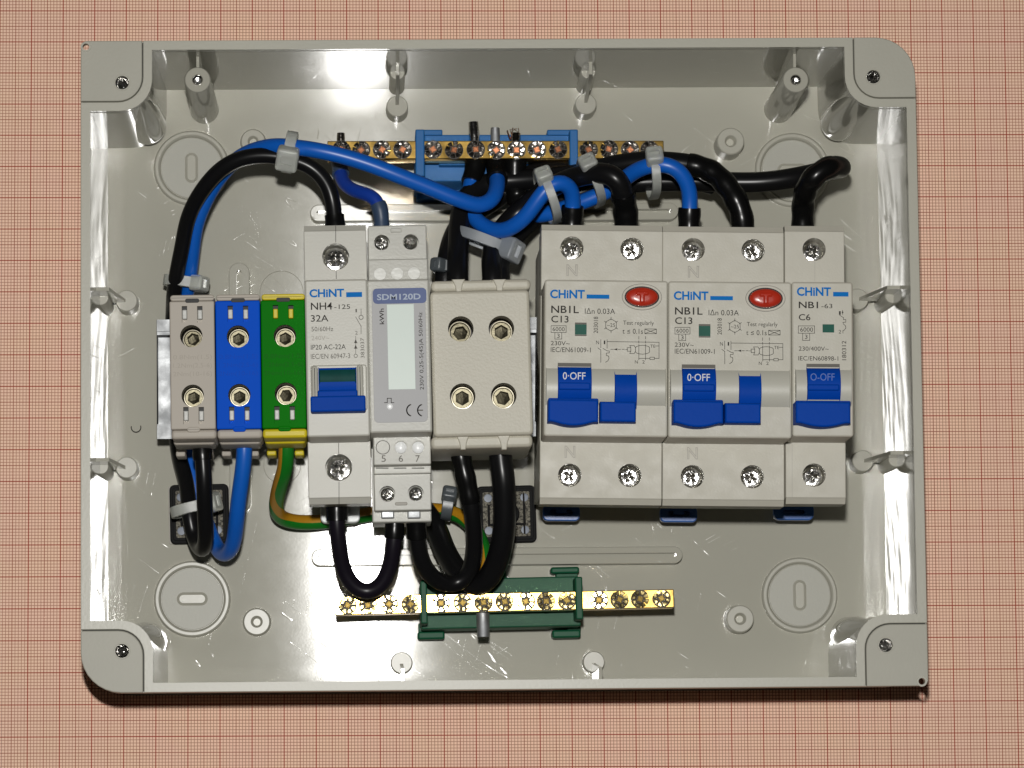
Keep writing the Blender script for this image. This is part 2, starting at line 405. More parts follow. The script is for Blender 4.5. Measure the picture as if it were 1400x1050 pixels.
def thing(name, label, cat, loc=(0, 0, 0), rz=0.0, group=None):
    o = bpy.data.objects.new(name, None); COL.objects.link(o); o.empty_display_size = .01
    o.location = Vector(loc) * MM; o.rotation_euler = (0, 0, rz)
    tag(o, label, cat, group); return o
def tag(o, label, cat, group=None):
    o['label'] = label; o['category'] = cat
    if group: o['group'] = group
    return o
def copy_tree(o, parent=None):
    c = o.copy(); COL.objects.link(c); c.parent = parent
    for ch in list(o.children): copy_tree(ch, c)
    return c

class Frame:
    """local frame of a device: origin under a pixel at its face height, turned by rz"""
    def __init__(s, px, py, z, deg):
        p = F(px, py, z); s.o = Vector((p.x, p.y, 0)); s.a = R(deg); s.c, s.s = math.cos(s.a), math.sin(s.a); s.z = z
    def __call__(s, px, py, z=None):
        z = s.z if z is None else z
        d = F(px, py, z) - s.o
        return (d.x * s.c + d.y * s.s, -d.x * s.s + d.y * s.c)
    def rect(s, x0, y0, x1, y1, z=None):
        xm, ym = (x0 + x1) / 2, (y0 + y1) / 2
        return (s(x0, ym, z)[0], s(x1, ym, z)[0], s(xm, y1, z)[1], s(xm, y0, z)[1])   # u0,u1,v0,v1
    def world(s, u, v, z=0): return Vector((s.o.x + u * s.c - v * s.s, s.o.y + u * s.s + v * s.c, z))

# writing: text set as mesh and fitted to the box it fills in the place
_dg = None
def text_into(mb, body, u0, u1, v0, v1, z, rot=0, bold=0.0, outline=False, fit=True):
    cu = bpy.data.curves.new('t', 'FONT'); cu.body = body; cu.size = 1.0; cu.offset = bold; cu.resolution_u = 3
    if outline:
        cu.fill_mode = 'NONE'; cu.bevel_depth = .022; cu.bevel_resolution = 0
    ob = bpy.data.objects.new('t', cu); COL.objects.link(ob)
    dg = bpy.context.evaluated_depsgraph_get(); dg.update()
    me = bpy.data.meshes.new_from_object(ob.evaluated_get(dg))
    xs = [v.co.x for v in me.vertices]; ys = [v.co.y for v in me.vertices]
    if xs:
        bx0, bx1, by0, by1 = min(xs), max(xs), min(ys), max(ys)
        W, H = (u1 - u0), (v1 - v0)
        if rot: W, H = H, W
        sx, sy = W / max(bx1 - bx0, 1e-6), H / max(by1 - by0, 1e-6)
        vs = []
        for v in me.vertices:
            x, y = (v.co.x - bx0) * sx, (v.co.y - by0) * sy
            zz = z + (v.co.z * sx * .3 if outline else 0)
            if rot: x, y = u1 - y, v0 + x        # reading upwards
            else: x, y = u0 + x, v0 + y
            vs.append(mb.bm.verts.new((x, y, zz)))
        for p in me.polygons:
            try: mb.bm.faces.new([vs[i] for i in p.vertices])
            except ValueError: pass
    bpy.data.objects.remove(ob); bpy.data.curves.remove(cu); bpy.data.meshes.remove(me)

# ------------------------------------------------------------------ screws (built once, copied)
def cross_screw_mesh(r, mat, name='screw'):
    """pozidriv clamp screw with slot, seen end-on; origin at the head's top"""
    mb = MB()
    out = circ(0, 0, r, 28)
    base = mb.ring(out, -2.2); a = mb.ring(out, -.45); b = mb.ring(circ(0, 0, r * .88, 28), -.12); c = mb.ring(circ(0, 0, r * .70, 28), 0)
    mb.bridge(base, a); mb.bridge(a, b); mb.bridge(b, c)
    pl = plus(0, 0, r * .62, r * .17, 0)
    hole = mb.ring(pl, 0); mid = mb.ring([(p[0] * .72, p[1] * .72) for p in pl], -1.0); mb.bridge(hole, mid)
    tip = mb.bm.verts.new((0, 0, -1.7))
    for i in range(len(mid)): mb.bm.faces.new((mid[i], mid[(i + 1) % len(mid)], tip))
    mb.fill([c, hole])
    # four raised wedges between the arms
    for k in range(4):
        t = math.pi / 4 + k * math.pi / 2
        p = [(r * .30, -.10 * r), (r * .66, -.20 * r), (r * .66, .20 * r), (r * .30, .10 * r)]
        mb.slab([(x * math.cos(t) - y * math.sin(t), x * math.sin(t) + y * math.cos(t)) for x, y in p], -.1, .28, .12, seg=1)
    return mb.mesh(name, mat, 25)
def petal_screw_mesh(r, mat, name='screw'):
    """bus-bar screw: domed head split by a cross and small notches; origin at the top of the bar"""
    mb = MB()
    for k in range(8):
        a0 = 2 * math.pi * k / 8; w_ = .315 if k % 2 == 0 else .35
        a1, a2 = a0 - w_, a0 + w_
        ri, ro = r * .50, r
        pts = [(ri * math.cos(a1), ri * math.sin(a1))] + [(ro * math.cos(a1 + (a2 - a1) * i / 4), ro * math.sin(a1 + (a2 - a1) * i / 4)) for i in range(5)] + [(ri * math.cos(a2), ri * math.sin(a2))]
        mb.slab(pts, 0, 1.15 if k % 2 else .95, .22, seg=2)
    return mb.mesh(name, mat, 30)
def petal_core_mesh(r):
    mb = MB(); mb.lathe(0, 0, [(r * 1.08, -.2), (r * 1.08, .38), (r * .2, .40), (0, .40)], 24); return mb.mesh('screw_core', 'dark_core', 30)
def petal_recess_mesh(r, mat):
    mb = MB(); mb.slab(plus(0, 0, r * .42, r * .11, 0), .4, .72, .12, seg=1)
    mb.slab(plus(0, 0, r * .34, r * .09, math.pi / 4), .4, .75, .1, seg=1)
    return mb.mesh('recess', mat, 30)
def hex_ring_mesh(r):
    """thread sleeve rim of a socket screw; origin at the hole's mouth"""
    mb = MB(); mb.lathe(0, 0, [(r, -9), (r, -4.4), (r * .97, -4.0), (r * .90, -4.0), (r * .84, -4.7), (r * .84, -5.2)], 28)
    return mb.mesh('screw_rim', 'hex_metal', 30)
def hex_core_mesh(r):
    mb = MB()
    hexa = [(r * .66 * math.cos(R(60 * k + 12)), r * .66 * math.sin(R(60 * k + 12))) for k in range(6)]
    c3 = mb.ring(circ(0, 0, r * .85, 28), -4.9)
    h0 = mb.ring(hexa, -4.9); h1 = mb.ring([(x * .92, y * .92) for x, y in hexa], -7.6); mb.bridge(h0, h1)
    tip = mb.bm.verts.new((.3, -.3, -8.3))
    for i in range(6): mb.bm.faces.new((h1[i], h1[(i + 1) % 6], tip))
    mb.fill([c3, h0])
    return mb.mesh('socket_screw', 'hex_core', 20)
SCREW_BIG = cross_screw_mesh(3.15, 'steel_screw')
SCREW_NH = cross_screw_mesh(3.7, 'steel_screw')
SCREW_SMALL = cross_screw_mesh(2.0, 'steel_screw')
PETAL_STEEL = petal_screw_mesh(2.65, 'bar_screw'); RECESS_COPPER = petal_recess_mesh(2.65, 'copper_recess')
PETAL_BRASS = petal_screw_mesh(2.65, 'brass_screw'); RECESS_BRASS = petal_recess_mesh(2.65, 'brass_recess'); PETAL_CORE = petal_core_mesh(2.65)
def liner_mesh(r, zt):
    mb = MB(); mb.lathe(0, 0, [(r, zt), (r - .05, -3.0), (r - .1, -9), (0, -9)], 28); return mb.mesh('hole_liner', 'dark_core', 30)
HEX_T = (hex_core_mesh(2.95), hex_ring_mesh(2.95), liner_mesh(3.27, 1.7)); HEX_D = (hex_core_mesh(3.35), hex_ring_mesh(3.35), liner_mesh(3.72, 2.0))

def put(mesh, name, parent, x, y, z, rz=0.0, tilt=(0, 0)):
    o = bpy.data.objects.new(name, mesh); COL.objects.link(o); o.parent = parent
    o.location = Vector((x, y, z)) * MM; o.rotation_euler = (tilt[0], tilt[1], rz); return o
def put_hex(pair, parent, x, y, z, rz, tilt=(0, 0)):
    o = put(pair[0], 'socket_screw', parent, x, y, z, rz, tilt); put(pair[1], 'screw_rim', parent, x, y, z, 0, tilt); put(pair[2], 'hole_liner', parent, x, y, z, 0); return o

# ================================================================== SETTING: graph paper
mb = MB()
g = [(-1200, -1200), (1200, -1200), (1200, 1200), (-1200, 1200)]
mb.flat(g, 0)
paper = mb.obj('graph_paper', 'paper', smooth=0); paper['kind'] = 'structure'
paper.location = Vector((-146.062, 120.256, 0)) * MM; paper.rotation_euler = (0, 0, R(-0.257))

# ================================================================== ENCLOSURE
HW, HH = 125.95, 98.05          # half width and height at the rim
WALL = 2.85; NOTCH = 21.4; RIMZ = 59.0; FLOORZ = 5.0; DRAFT = 1.5
box = thing('enclosure_base', 'open light grey plastic enclosure base lying on the graph paper', 'enclosure', (0, 0, 0))
def notched(hw, hh, n, r, seg=8, rs=0.6):
    """outline of a rectangle whose four corners are cut away by squares with a rounded inner corner (CCW)"""
    pts = []
    def arc(cx, cy, rr, a0, a1, k):
        for i in range(k + 1):
            a = R(a0 + (a1 - a0) * i / k); pts.append((cx + rr * math.cos(a), cy + rr * math.sin(a)))
    # bottom right corner cut: along the bottom to the right, up, then right
    x, y = HW - n, -HH + n
    pts.append((x, -hh)); arc(x + r, y - r, r, 180, 90, seg); pts.append((hw, y))
    x, y = HW - n, HH - n
    pts.append((hw, y)); arc(x + r, y + r, r, 270, 180, seg); pts.append((x, hh))
    x, y = -HW + n, HH - n
    pts.append((x, hh)); arc(x - r, y + r, r, 0, -90, seg); pts.append((-hw, y))
    x, y = -HW + n, -HH + n
    pts.append((-hw, y)); arc(x - r, y - r, r, 90, 0, seg); pts.append((x, -hh))
    return pts
def cavity(d): return notched(HW - WALL - d, HH - WALL - d, NOTCH + d, 9.5 + d)
# outer side wall
mb = MB()
o_out = rrect(-HW, HW, -HH, HH, 12, 10)
PADHOLE = {(-1, 1): (167, 113), (1, 1): (1194, 105), (-1, -1): (167, 890), (1, -1): (1211, 882)}
PH = [(circ(F(*q, RIMZ).x, F(*q, RIMZ).y, 2.3, 20), None) for q in PADHOLE.values()]
lo, hi = mb.ring(rrect(-HW + 2.4, HW - 2.4, -HH + 2.4, HH - 2.4, 10, 10), .3), mb.ring(rrect(-HW, HW, -HH, HH, 12, 10), RIMZ - 8)
mb.bridge(lo, hi)
mb.slab(o_out, RIMZ - 8, RIMZ - 1.6, 0, holes=[(cavity(0.05), None)] + PH, bottom=False)
mb.obj('outer_wall', 'box_pad', box)
# rim
mb = MB()
rim_out = notched(HW, HH, 18.75, 7.6)
mb.slab(rim_out, RIMZ - 1.6, RIMZ, .22, holes=[(cavity(0.0), None)], bottom=False)
mb.obj('rim', 'box_rim', box)
mb = MB(); mb.slab(rrect(-HW + .4, HW - .4, -HH + .4, HH - .4, 12, 8), RIMZ - 1.62, RIMZ - 1.55, 0, holes=[(cavity(-.2), None)] + PH, bottom=False)
mb.obj('seam_backing', 'box_gap', box)
# inner walls, drawn in towards the floor
mb = MB()
levels = [(RIMZ - .25, 0.0), (RIMZ - 18, .35), (RIMZ - 36, .85), (FLOORZ - 1.0, DRAFT)]
prev = None
for z, d in levels:
    cur = mb.ring(cavity(d), z)
    if prev: mb.bridge(prev, cur)
    prev = cur
mb.obj('inner_wall', 'box_wall', box, smooth=28)
# floor: flat in the middle, gently swept up and slightly sunk between ribs near the walls
mb = MB()
NX, NY = 200, 170
ix, iy = HW - WALL - DRAFT + .3, HH - WALL - DRAFT + .3
def axis(n, h, fine):
    out = []
    m = int(n * .27)
    for i in range(m): out.append(-h + fine * i / m)
    for i in range(n - 2 * m + 1): out.append(-h + fine + (2 * h - 2 * fine) * i / (n - 2 * m))
    for i in range(m): out.append(h - fine + fine * (i + 1) / m)
    return out
AX, AY = axis(NX, ix, 9.0), axis(NY, iy, 9.0)
def sstep(e0, e1, v):
    t = min(1.0, max(0.0, (v - e0) / (e1 - e0))); return t * t * (3 - 2 * t)
def floor_z(x, y):
    dx = ix - abs(x); dy = iy - abs(y)
    # bays between the side ribs: the plastic sank a little there, in long lens shapes
    t = (y + 31) / 53.0; ph = (t - math.floor(t)) * 2 - 1                  # -1..1 across a bay
    lens = 1 - ph * ph
    z = .60 + .002 * x - y * y / 6000.0                                   # the sheet bows up a little in the middle
    if dx < 9:
        u = max(0.0, 7.5 - dx)                                            # and falls away slightly at the side walls
        z -= (.027 if x < 0 else .032) * u * u / (u + 1.0)
        z += .009 * sstep(8.5, 5.5, dx) * (.25 + .75 * lens) * (1 + .35 * math.sin(y * .83 + dx)) * math.sin(2 * math.pi * dx / (2.9 - .5 * math.sin(y * .05 + 1)) + 3.4 * ph * ph + .5 * math.sin(y * .37 + 2 * dx) + (0 if x < 0 else .8))
    if y < 0 and dy < 6: z += .012 * (6 - dy) ** 2
    if y > 0 and dy < 6: z += .004 * (6 - dy) ** 2
    z += .020 * math.sin(x * .031 + 1.0) * math.sin(y * .043 + .6)
    return FLOORZ + z
vv = [[mb.bm.verts.new((x, y, floor_z(x, y))) for x in AX] for y in AY]
for j in range(len(AY) - 1):
    for i in range(len(AX) - 1): mb.bm.faces.new((vv[j][i], vv[j][i + 1], vv[j + 1][i + 1], vv[j + 1][i]))
mb.obj('floor', 'box_floor', box, smooth=60)
mb = MB(); mb.flat(rrect(-HW + 1, HW - 1, -HH + 1, HH - 1, 11, 8), .5); mb.obj('underside', 'box_pad', box)

# corner pads with screw holes, two of them with a hinge eye
PADHOLE = {(-1, 1): (167, 113), (1, 1): (1194, 105), (-1, -1): (167, 890), (1, -1): (1211, 882)}
EYE = {(-1, 1): (117.5, 64), (1, -1): (1260.3, 931.5)}
for (sx, sy), hp in PADHOLE.items():
    n = 18.45; r_in = 7.3
    ear = (sx, sy) in EYE
    r_out = 2.0 if ear else 12.0
    pts = []
    # local corner frame: a along x inwards, b along y inwards
    def P_(a, b): return (sx * (HW - a), sy * (HH - b))
    seq = []
    k = 8
    for i in range(k + 1):                      # outer corner
        t = R(90 * i / k); seq.append(P_(r_out - r_out * math.sin(t), r_out - r_out * math.cos(t)))
    seq.append(P_(0, n))
    for i in range(k + 1):                      # inner corner
        t = R(90 * i / k); seq.append(P_(n - r_in + r_in * math.sin(t), n - r_in + r_in * math.cos(t)))
    seq.append(P_(n, 0))
    area = sum(seq[i][0] * seq[(i + 1) % len(seq)][1] - seq[(i + 1) % len(seq)][0] * seq[i][1] for i in range(len(seq)))
    if area < 0: seq.reverse()
    c = F(*hp, RIMZ)
    holes = [(circ(c.x, c.y, 2.05, 20), None)]
    mb = MB()
    if ear:
        e = F(*EYE[(sx, sy)], RIMZ)
        holes.append((circ(e.x, e.y, 1.0, 16), None))
        holes[0] = (circ(c.x, c.y, 2.05, 20), None)
    mb.slab(seq, RIMZ - 2.6, RIMZ + .05, .3, holes=holes, bottom=False)
    pad = mb.obj('corner_pad', 'box_pad', box)
    mb = MB(); mb.lathe(c.x, c.y, [(2.2, RIMZ - 1.0), (2.04, RIMZ - 1.4), (1.5, RIMZ - 2.0), (1.4, RIMZ - 7), (.5, RIMZ - 7.4), (0, RIMZ - 7)], 20)
    mb.obj('screw_insert', 'steel_screw', pad)
    mb = MB(); mb.lathe(c.x, c.y, [(2.5, RIMZ + .05), (2.45, RIMZ + .17), (2.1, RIMZ + .17), (2.04, RIMZ - .3)], 24); mb.obj('hole_collar', 'box_pad', pad)
    if ear:
        mb = MB(); mb.lathe(e.x, e.y, [(1.6, RIMZ + .05), (1.55, RIMZ + .2), (1.05, RIMZ + .2), (1.0, RIMZ - 1)], 20); mb.obj('hinge_eye', 'box_rim', pad)
    # half-round screw column in the inner corner
    cc = Vector((sx * (HW - NOTCH + 4.2), sy * (HH - NOTCH + 4.2)))
    mb = MB(); q = 1.0
    mb.lathe(cc.x, cc.y, [(0, RIMZ - .6), (1.95, RIMZ - .6), (3.0, RIMZ - 7), (4.9, RIMZ - 25), (5.9, FLOORZ + 8), (5.7, FLOORZ + 5.0), (4.4, FLOORZ + 2.6), (0, FLOORZ + 2)], 28)
    mb.obj('corner_column', 'box_wall', box)

# tall screw posts at the top
for (px, py), (bx, by) in (((270, 109), (284, 160)), ((1088, 109), (1066, 160))):
    zt = 52.0
    c = F(px, py, zt)
    mb = MB()
    mb.lathe(c.x, c.y, [(4.6, FLOORZ - .5), (4.5, FLOORZ + .6), (4.0, zt - .5), (3.7, zt - .05), (3.55, zt), (1.7, zt), (1.55, zt - .2), (1.5, zt - 8), (0, zt - 8)], 32)
    post = mb.obj('screw_post', 'box_wall', box, smooth=35)
    mb = MB(); mb.lathe(c.x, c.y, [(1.48, zt - 1.2), (1.0, zt - 1.5), (.9, zt - 4), (0, zt - 4)], 16); mb.obj('post_insert', 'steel_screw', post)
    mb = MB(); mb.box(c.x - .45, c.x + .45, c.y + 3.5, HH - WALL - .2, FLOORZ, zt - 2, .1); mb.obj('post_rib', 'box_wall', post)

# small pegs with gussets along the walls
def peg(px, py, wall, zt=14.0):
    c = F(px, py, zt); t = .55
    mb = MB()
    mb.lathe(c.x, c.y, [(3.5, FLOORZ - .4), (3.35, zt - .3), (3.1, zt), (0, zt)], 28)
    p = mb.obj('wall_peg', 'box_boss', box)
    mb = MB()
    zh = 40.0
    if wall in 'tb':
        s_ = 1 if wall == 't' else -1
        yw = s_ * (HH - WALL - .1); yc = c.y
        prof = [(yc, zt - 1), (yw, zt - 1), (yw, zh), (yw - s_ * 4.2, zh), (yc + s_ * .5, zt + .6)]
        if s_ < 0: prof = prof[::-1]
        mb.extrude_x(prof, c.x - t, c.x + t, .12)
    else:
        s_ = 1 if wall == 'r' else -1
        xw = s_ * (HW - WALL - .1)
        prof = [(c.x, zt - 1), (xw, zt - 1), (xw, zh), (xw - s_ * 4.2, zh), (c.x + s_ * .5, zt + .6)]
        r0 = [mb.bm.verts.new((q[0], c.y - t, q[1])) for q in prof]; r1 = [mb.bm.verts.new((q[0], c.y + t, q[1])) for q in prof]
        mb.bridge(r0, r1); mb.cap(r0); mb.cap(r1)
    mb.obj('gusset', 'box_wall', p)
    # half-round boss on the wall behind the peg
    mb = MB()
    if wall in 'tb': cw = (c.x, (HH - WALL - 1.0) * (1 if wall == 't' else -1))
    else: cw = ((HW - WALL - 1.0) * (1 if wall == 'r' else -1), c.y - 1)
    mb.lathe(cw[0], cw[1], [(2.5, FLOORZ - .4), (2.4, 27.6), (2.1, 28), (0, 28)], 28)
    if wall != 'b': mb.obj('wall_boss', 'box_boss', p)
for a in ((543, 145, 't'), (801, 142, 't'), (173, 411, 'l'), (173, 639, 'l'), (1173, 409, 'r'), (1180, 630, 'r')): peg(*a)
for a in ((549, 906, 'b'), (812, 905, 'b')): peg(*a, zt=9.0)

# round knockouts
def knockout(px, py, vert):
    c = F(px, py, FLOORZ)
    z = FLOORZ
    mb = MB()
    mb.lathe(c.x, c.y, [(12.0, z - .8), (11.8, z + 1.0), (11.3, z + 1.4), (10.5, z + 1.4), (10.0, z + .9), (9.75, z + .1), (9.6, z + .1)], 64)
    k = mb.obj('knockout_ring', 'box_boss', box, smooth=50)
    mb = MB()
    w_, h_ = (1.55, 4.3) if vert else (4.3, 1.55)
    mb.slab(circ(c.x, c.y, 9.62, 48), z - .8, z + .70, .15, seg=1)
    d = mb.obj('knockout_disc', 'box_frosted', k)
    mb = MB()
    so = stadium(c.x - w_ - .55, c.x + w_ + .55, c.y - h_ - .55, c.y + h_ + .55); si = stadium(c.x - w_ + .3, c.x + w_ - .3, c.y - h_ + .3, c.y + h_ - .3)
    a0 = mb.ring(so, z + .68); sm = stadium(c.x - w_, c.x + w_, c.y - h_, c.y + h_)
    a1 = mb.ring(sm, z + 1.15); a2 = mb.ring(si, z + .85); mb.bridge(a0, a1); mb.bridge(a1, a2); mb.cap(a2)
    mb.obj('slot_rib', 'box_boss', d)
knockout(262, 230, True); knockout(1083, 233, False); knockout(263, 819, False); knockout(1093, 814, True)

# long slotted channels and the short upright one
def channel(x0, y0, x1, y1, zt=10.5):
    a, b = F(x0, y1, zt), F(x1, y0, zt)
    w_ = min(b.x - a.x, b.y - a.y)
    mb = MB(); i_ = w_ * .36
    mb.slab(stadium(a.x, b.x, a.y, b.y, 10), FLOORZ - .5, zt, .3, holes=[(stadium(a.x + i_, b.x - i_, a.y + i_, b.y - i_, 10), 4.0)])
    mb.obj('slotted_channel', 'box_floor', box)
channel(424, 277, 927, 303); channel(426, 747, 933, 774)
channel(314, 359, 341, 700)
# round bosses
for px, py, zt, rr in ((346, 193, 7.0, 3.9), (999, 193, 14.0, 4.3), (351, 850, 7.0, 4.2), (1012, 846, 11.0, 4.3)):
    c = F(px, py, zt)
    mb = MB(); mb.lathe(c.x, c.y, [(rr + .25, FLOORZ - .4), (rr, zt - .4), (rr - .35, zt), (rr * .45, zt), (rr * .38, zt - .3), (1.1, zt - 2.2), (0, zt - 2.2)], 32); mb.obj('mounting_boss', 'box_boss', box)
# raised sprue mark rings on the floor
for px, py, rr in ((385, 400, 7.0), (386, 636, 6.0)):
    c = F(px, py, FLOORZ); mb = MB(); zf = floor_z(c.x, c.y); mb.lathe(c.x, c.y, [(rr, zf - .2), (rr - .2, zf + .10), (rr - .4, zf - .2)], 40); mb.obj('mould_mark', 'box_boss', box)

# ================================================================== DIN RAIL
RZ = 33.0
A_, B_ = F(214, 437, RZ), F(733, 437, RZ); C_ = F(214, 600, RZ)
yt, yb = A_.y, C_.y
rail = thing('mounting_rail', 'zinc plated steel top-hat rail behind the row of devices', 'rail', (0, 0, 0))
x0, x1 = A_.x, F(1150, 437, RZ).x
t = 1.0; zl, zb = RZ, RZ - 7.5
prof = [(yb, zl - t), (yb + 4.6, zl - t), (yb + 4.6, zb - t), (yt - 4.6, zb - t), (yt - 4.6, zl - t), (yt, zl - t), (yt, zl), (yt - 3.6, zl), (yt - 3.6, zb), (yb + 3.6, zb), (yb + 3.6, zl), (yb, zl)]
mb = MB(); mb.extrude_x(prof, x0, x1, .1); mb.obj('rail_profile', 'zinc', rail)
for px in (326, 1120):
    q = F(px, 520, FLOORZ); mb = MB(); mb.box(q.x - 7, q.x + 7, (yt + yb) / 2 - 10, (yt + yb) / 2 + 10, FLOORZ - .5, zb - t, .3); mb.obj('rail_standoff', 'box_boss', rail)

# ================================================================== BREAKERS AND SWITCHES
FZ, SZ, BZ = 90.0, 72.0, RZ - .5
def print_part(parent, items, mat, name='lettering'):
    mb = MB()
    for it in items: text_into(mb, *it[:6], **(it[6] if len(it) > 6 else {}))
    return mb.obj(name, mat, parent, smooth=0)

def breaker_body(fr, dev, face, sh_top, sh_bot, mat, ub0, ub1, toggles, screws, screw_mesh, hole_r, split=False):
    """face=(u0,u1,v0,v1); shoulders reach from v at sh_bot to v at sh_top"""
    u0, u1, v0, v1 = face
    b = .35
    # terminal shoulders: each a slab with holes for the clamp screws, chamfered outer edge
    for (va, vb, top) in ((v1 - .5, sh_top, True), (sh_bot, v0 + .5, False)):
        holes = []
        for (u, v, rot) in screws[0 if top else 1]:
            holes.append((circ(u, v, hole_r, 28), 9.0))
        mb = MB(); ch = 1.7
        o = [(ub0, va + (0 if top else ch)), (ub1, va + (0 if top else ch)), (ub1, vb - (ch if top else 0)), (ub0, vb - (ch if top else 0))]
        mb.slab(rrect(ub0, ub1, o[0][1], o[2][1], .25, 2), SZ - 13, SZ, .25, holes=holes)
        # chamfer along the outer edge
        if top: pr = [(vb - ch, SZ - 11), (vb, SZ - 11), (vb, SZ - 1.3), (vb - ch, SZ - .12)]
        else: pr = [(va, SZ - 11), (va + ch, SZ - 11), (va + ch, SZ - .12), (va, SZ - 1.3)]
        mb.extrude_x(pr, ub0 + .1, ub1 - .1)
        shp = mb.obj('terminal_shoulder', mat, dev)
        for (u, v, rot) in screws[0 if top else 1]:
            put(screw_mesh, 'clamp_screw', shp, u, v, SZ - 4.0, rot, (random.uniform(-.10, .10), random.uniform(-.10, .10)))
    # lower body to the rail
    mb = MB(); mb.box(ub0 + .5, ub1 - .5, sh_bot + 3.6, sh_top - 3.6, BZ - 8, SZ - 12.5, .2); mb.obj('rail_foot', 'device_grey', dev)
    # front
    mb = MB(); mb.box(u0, u1, v0, v1, SZ - .3, FZ, .55, .8, 3)
    return mb.obj('front_cover', mat, dev)

def drum(dev, u0, u1, v0, v1, z, bulge, mat, name):
    """horizontal barrel showing through the front"""
    n = 14; prof = []
    h = (v1 - v0) / 2; vm = (v0 + v1) / 2
    rr = (h * h + bulge * bulge) / (2 * bulge); a = math.asin(min(1, h / rr))
    for i in range(n + 1):
        t = -a + 2 * a * i / n
        prof.append((vm + rr * math.sin(t), z + bulge - rr + rr * math.cos(t)))
    prof = prof[::-1] + [(v0, z - 3), (v1, z - 3)]
    mb = MB(); mb.extrude_x(prof[::-1], u0, u1, .25); return mb.obj(name, mat, dev, smooth=40, flat=False)
def lever(dev, u0, u1, v0, v1, z, bulge_v, name='toggle_lever', z1=9.0):
    """paddle: rounded bar, belly in the middle of the free edge"""
    n = 12; out = [(u0, v1), (u0, v0 + .3)]
    for i in range(n + 1):
        t = i / n; k = max(0, math.sin(math.pi * min(1, max(0, (t - .12) / .76))))
        out.append((u0 + (u1 - u0) * t, v0 - bulge_v * k ** .8 if .12 < t < .88 else v0))
    out += [(u1, v1)]
    mb = MB(); mb.slab(out, z - 2, z + z1, .6, seg=3); return mb.obj(name, 'toggle_blue', dev, smooth=45)

def ring_lines(mb, outline, wd, z): mb.polyline(outline, wd, z, True)

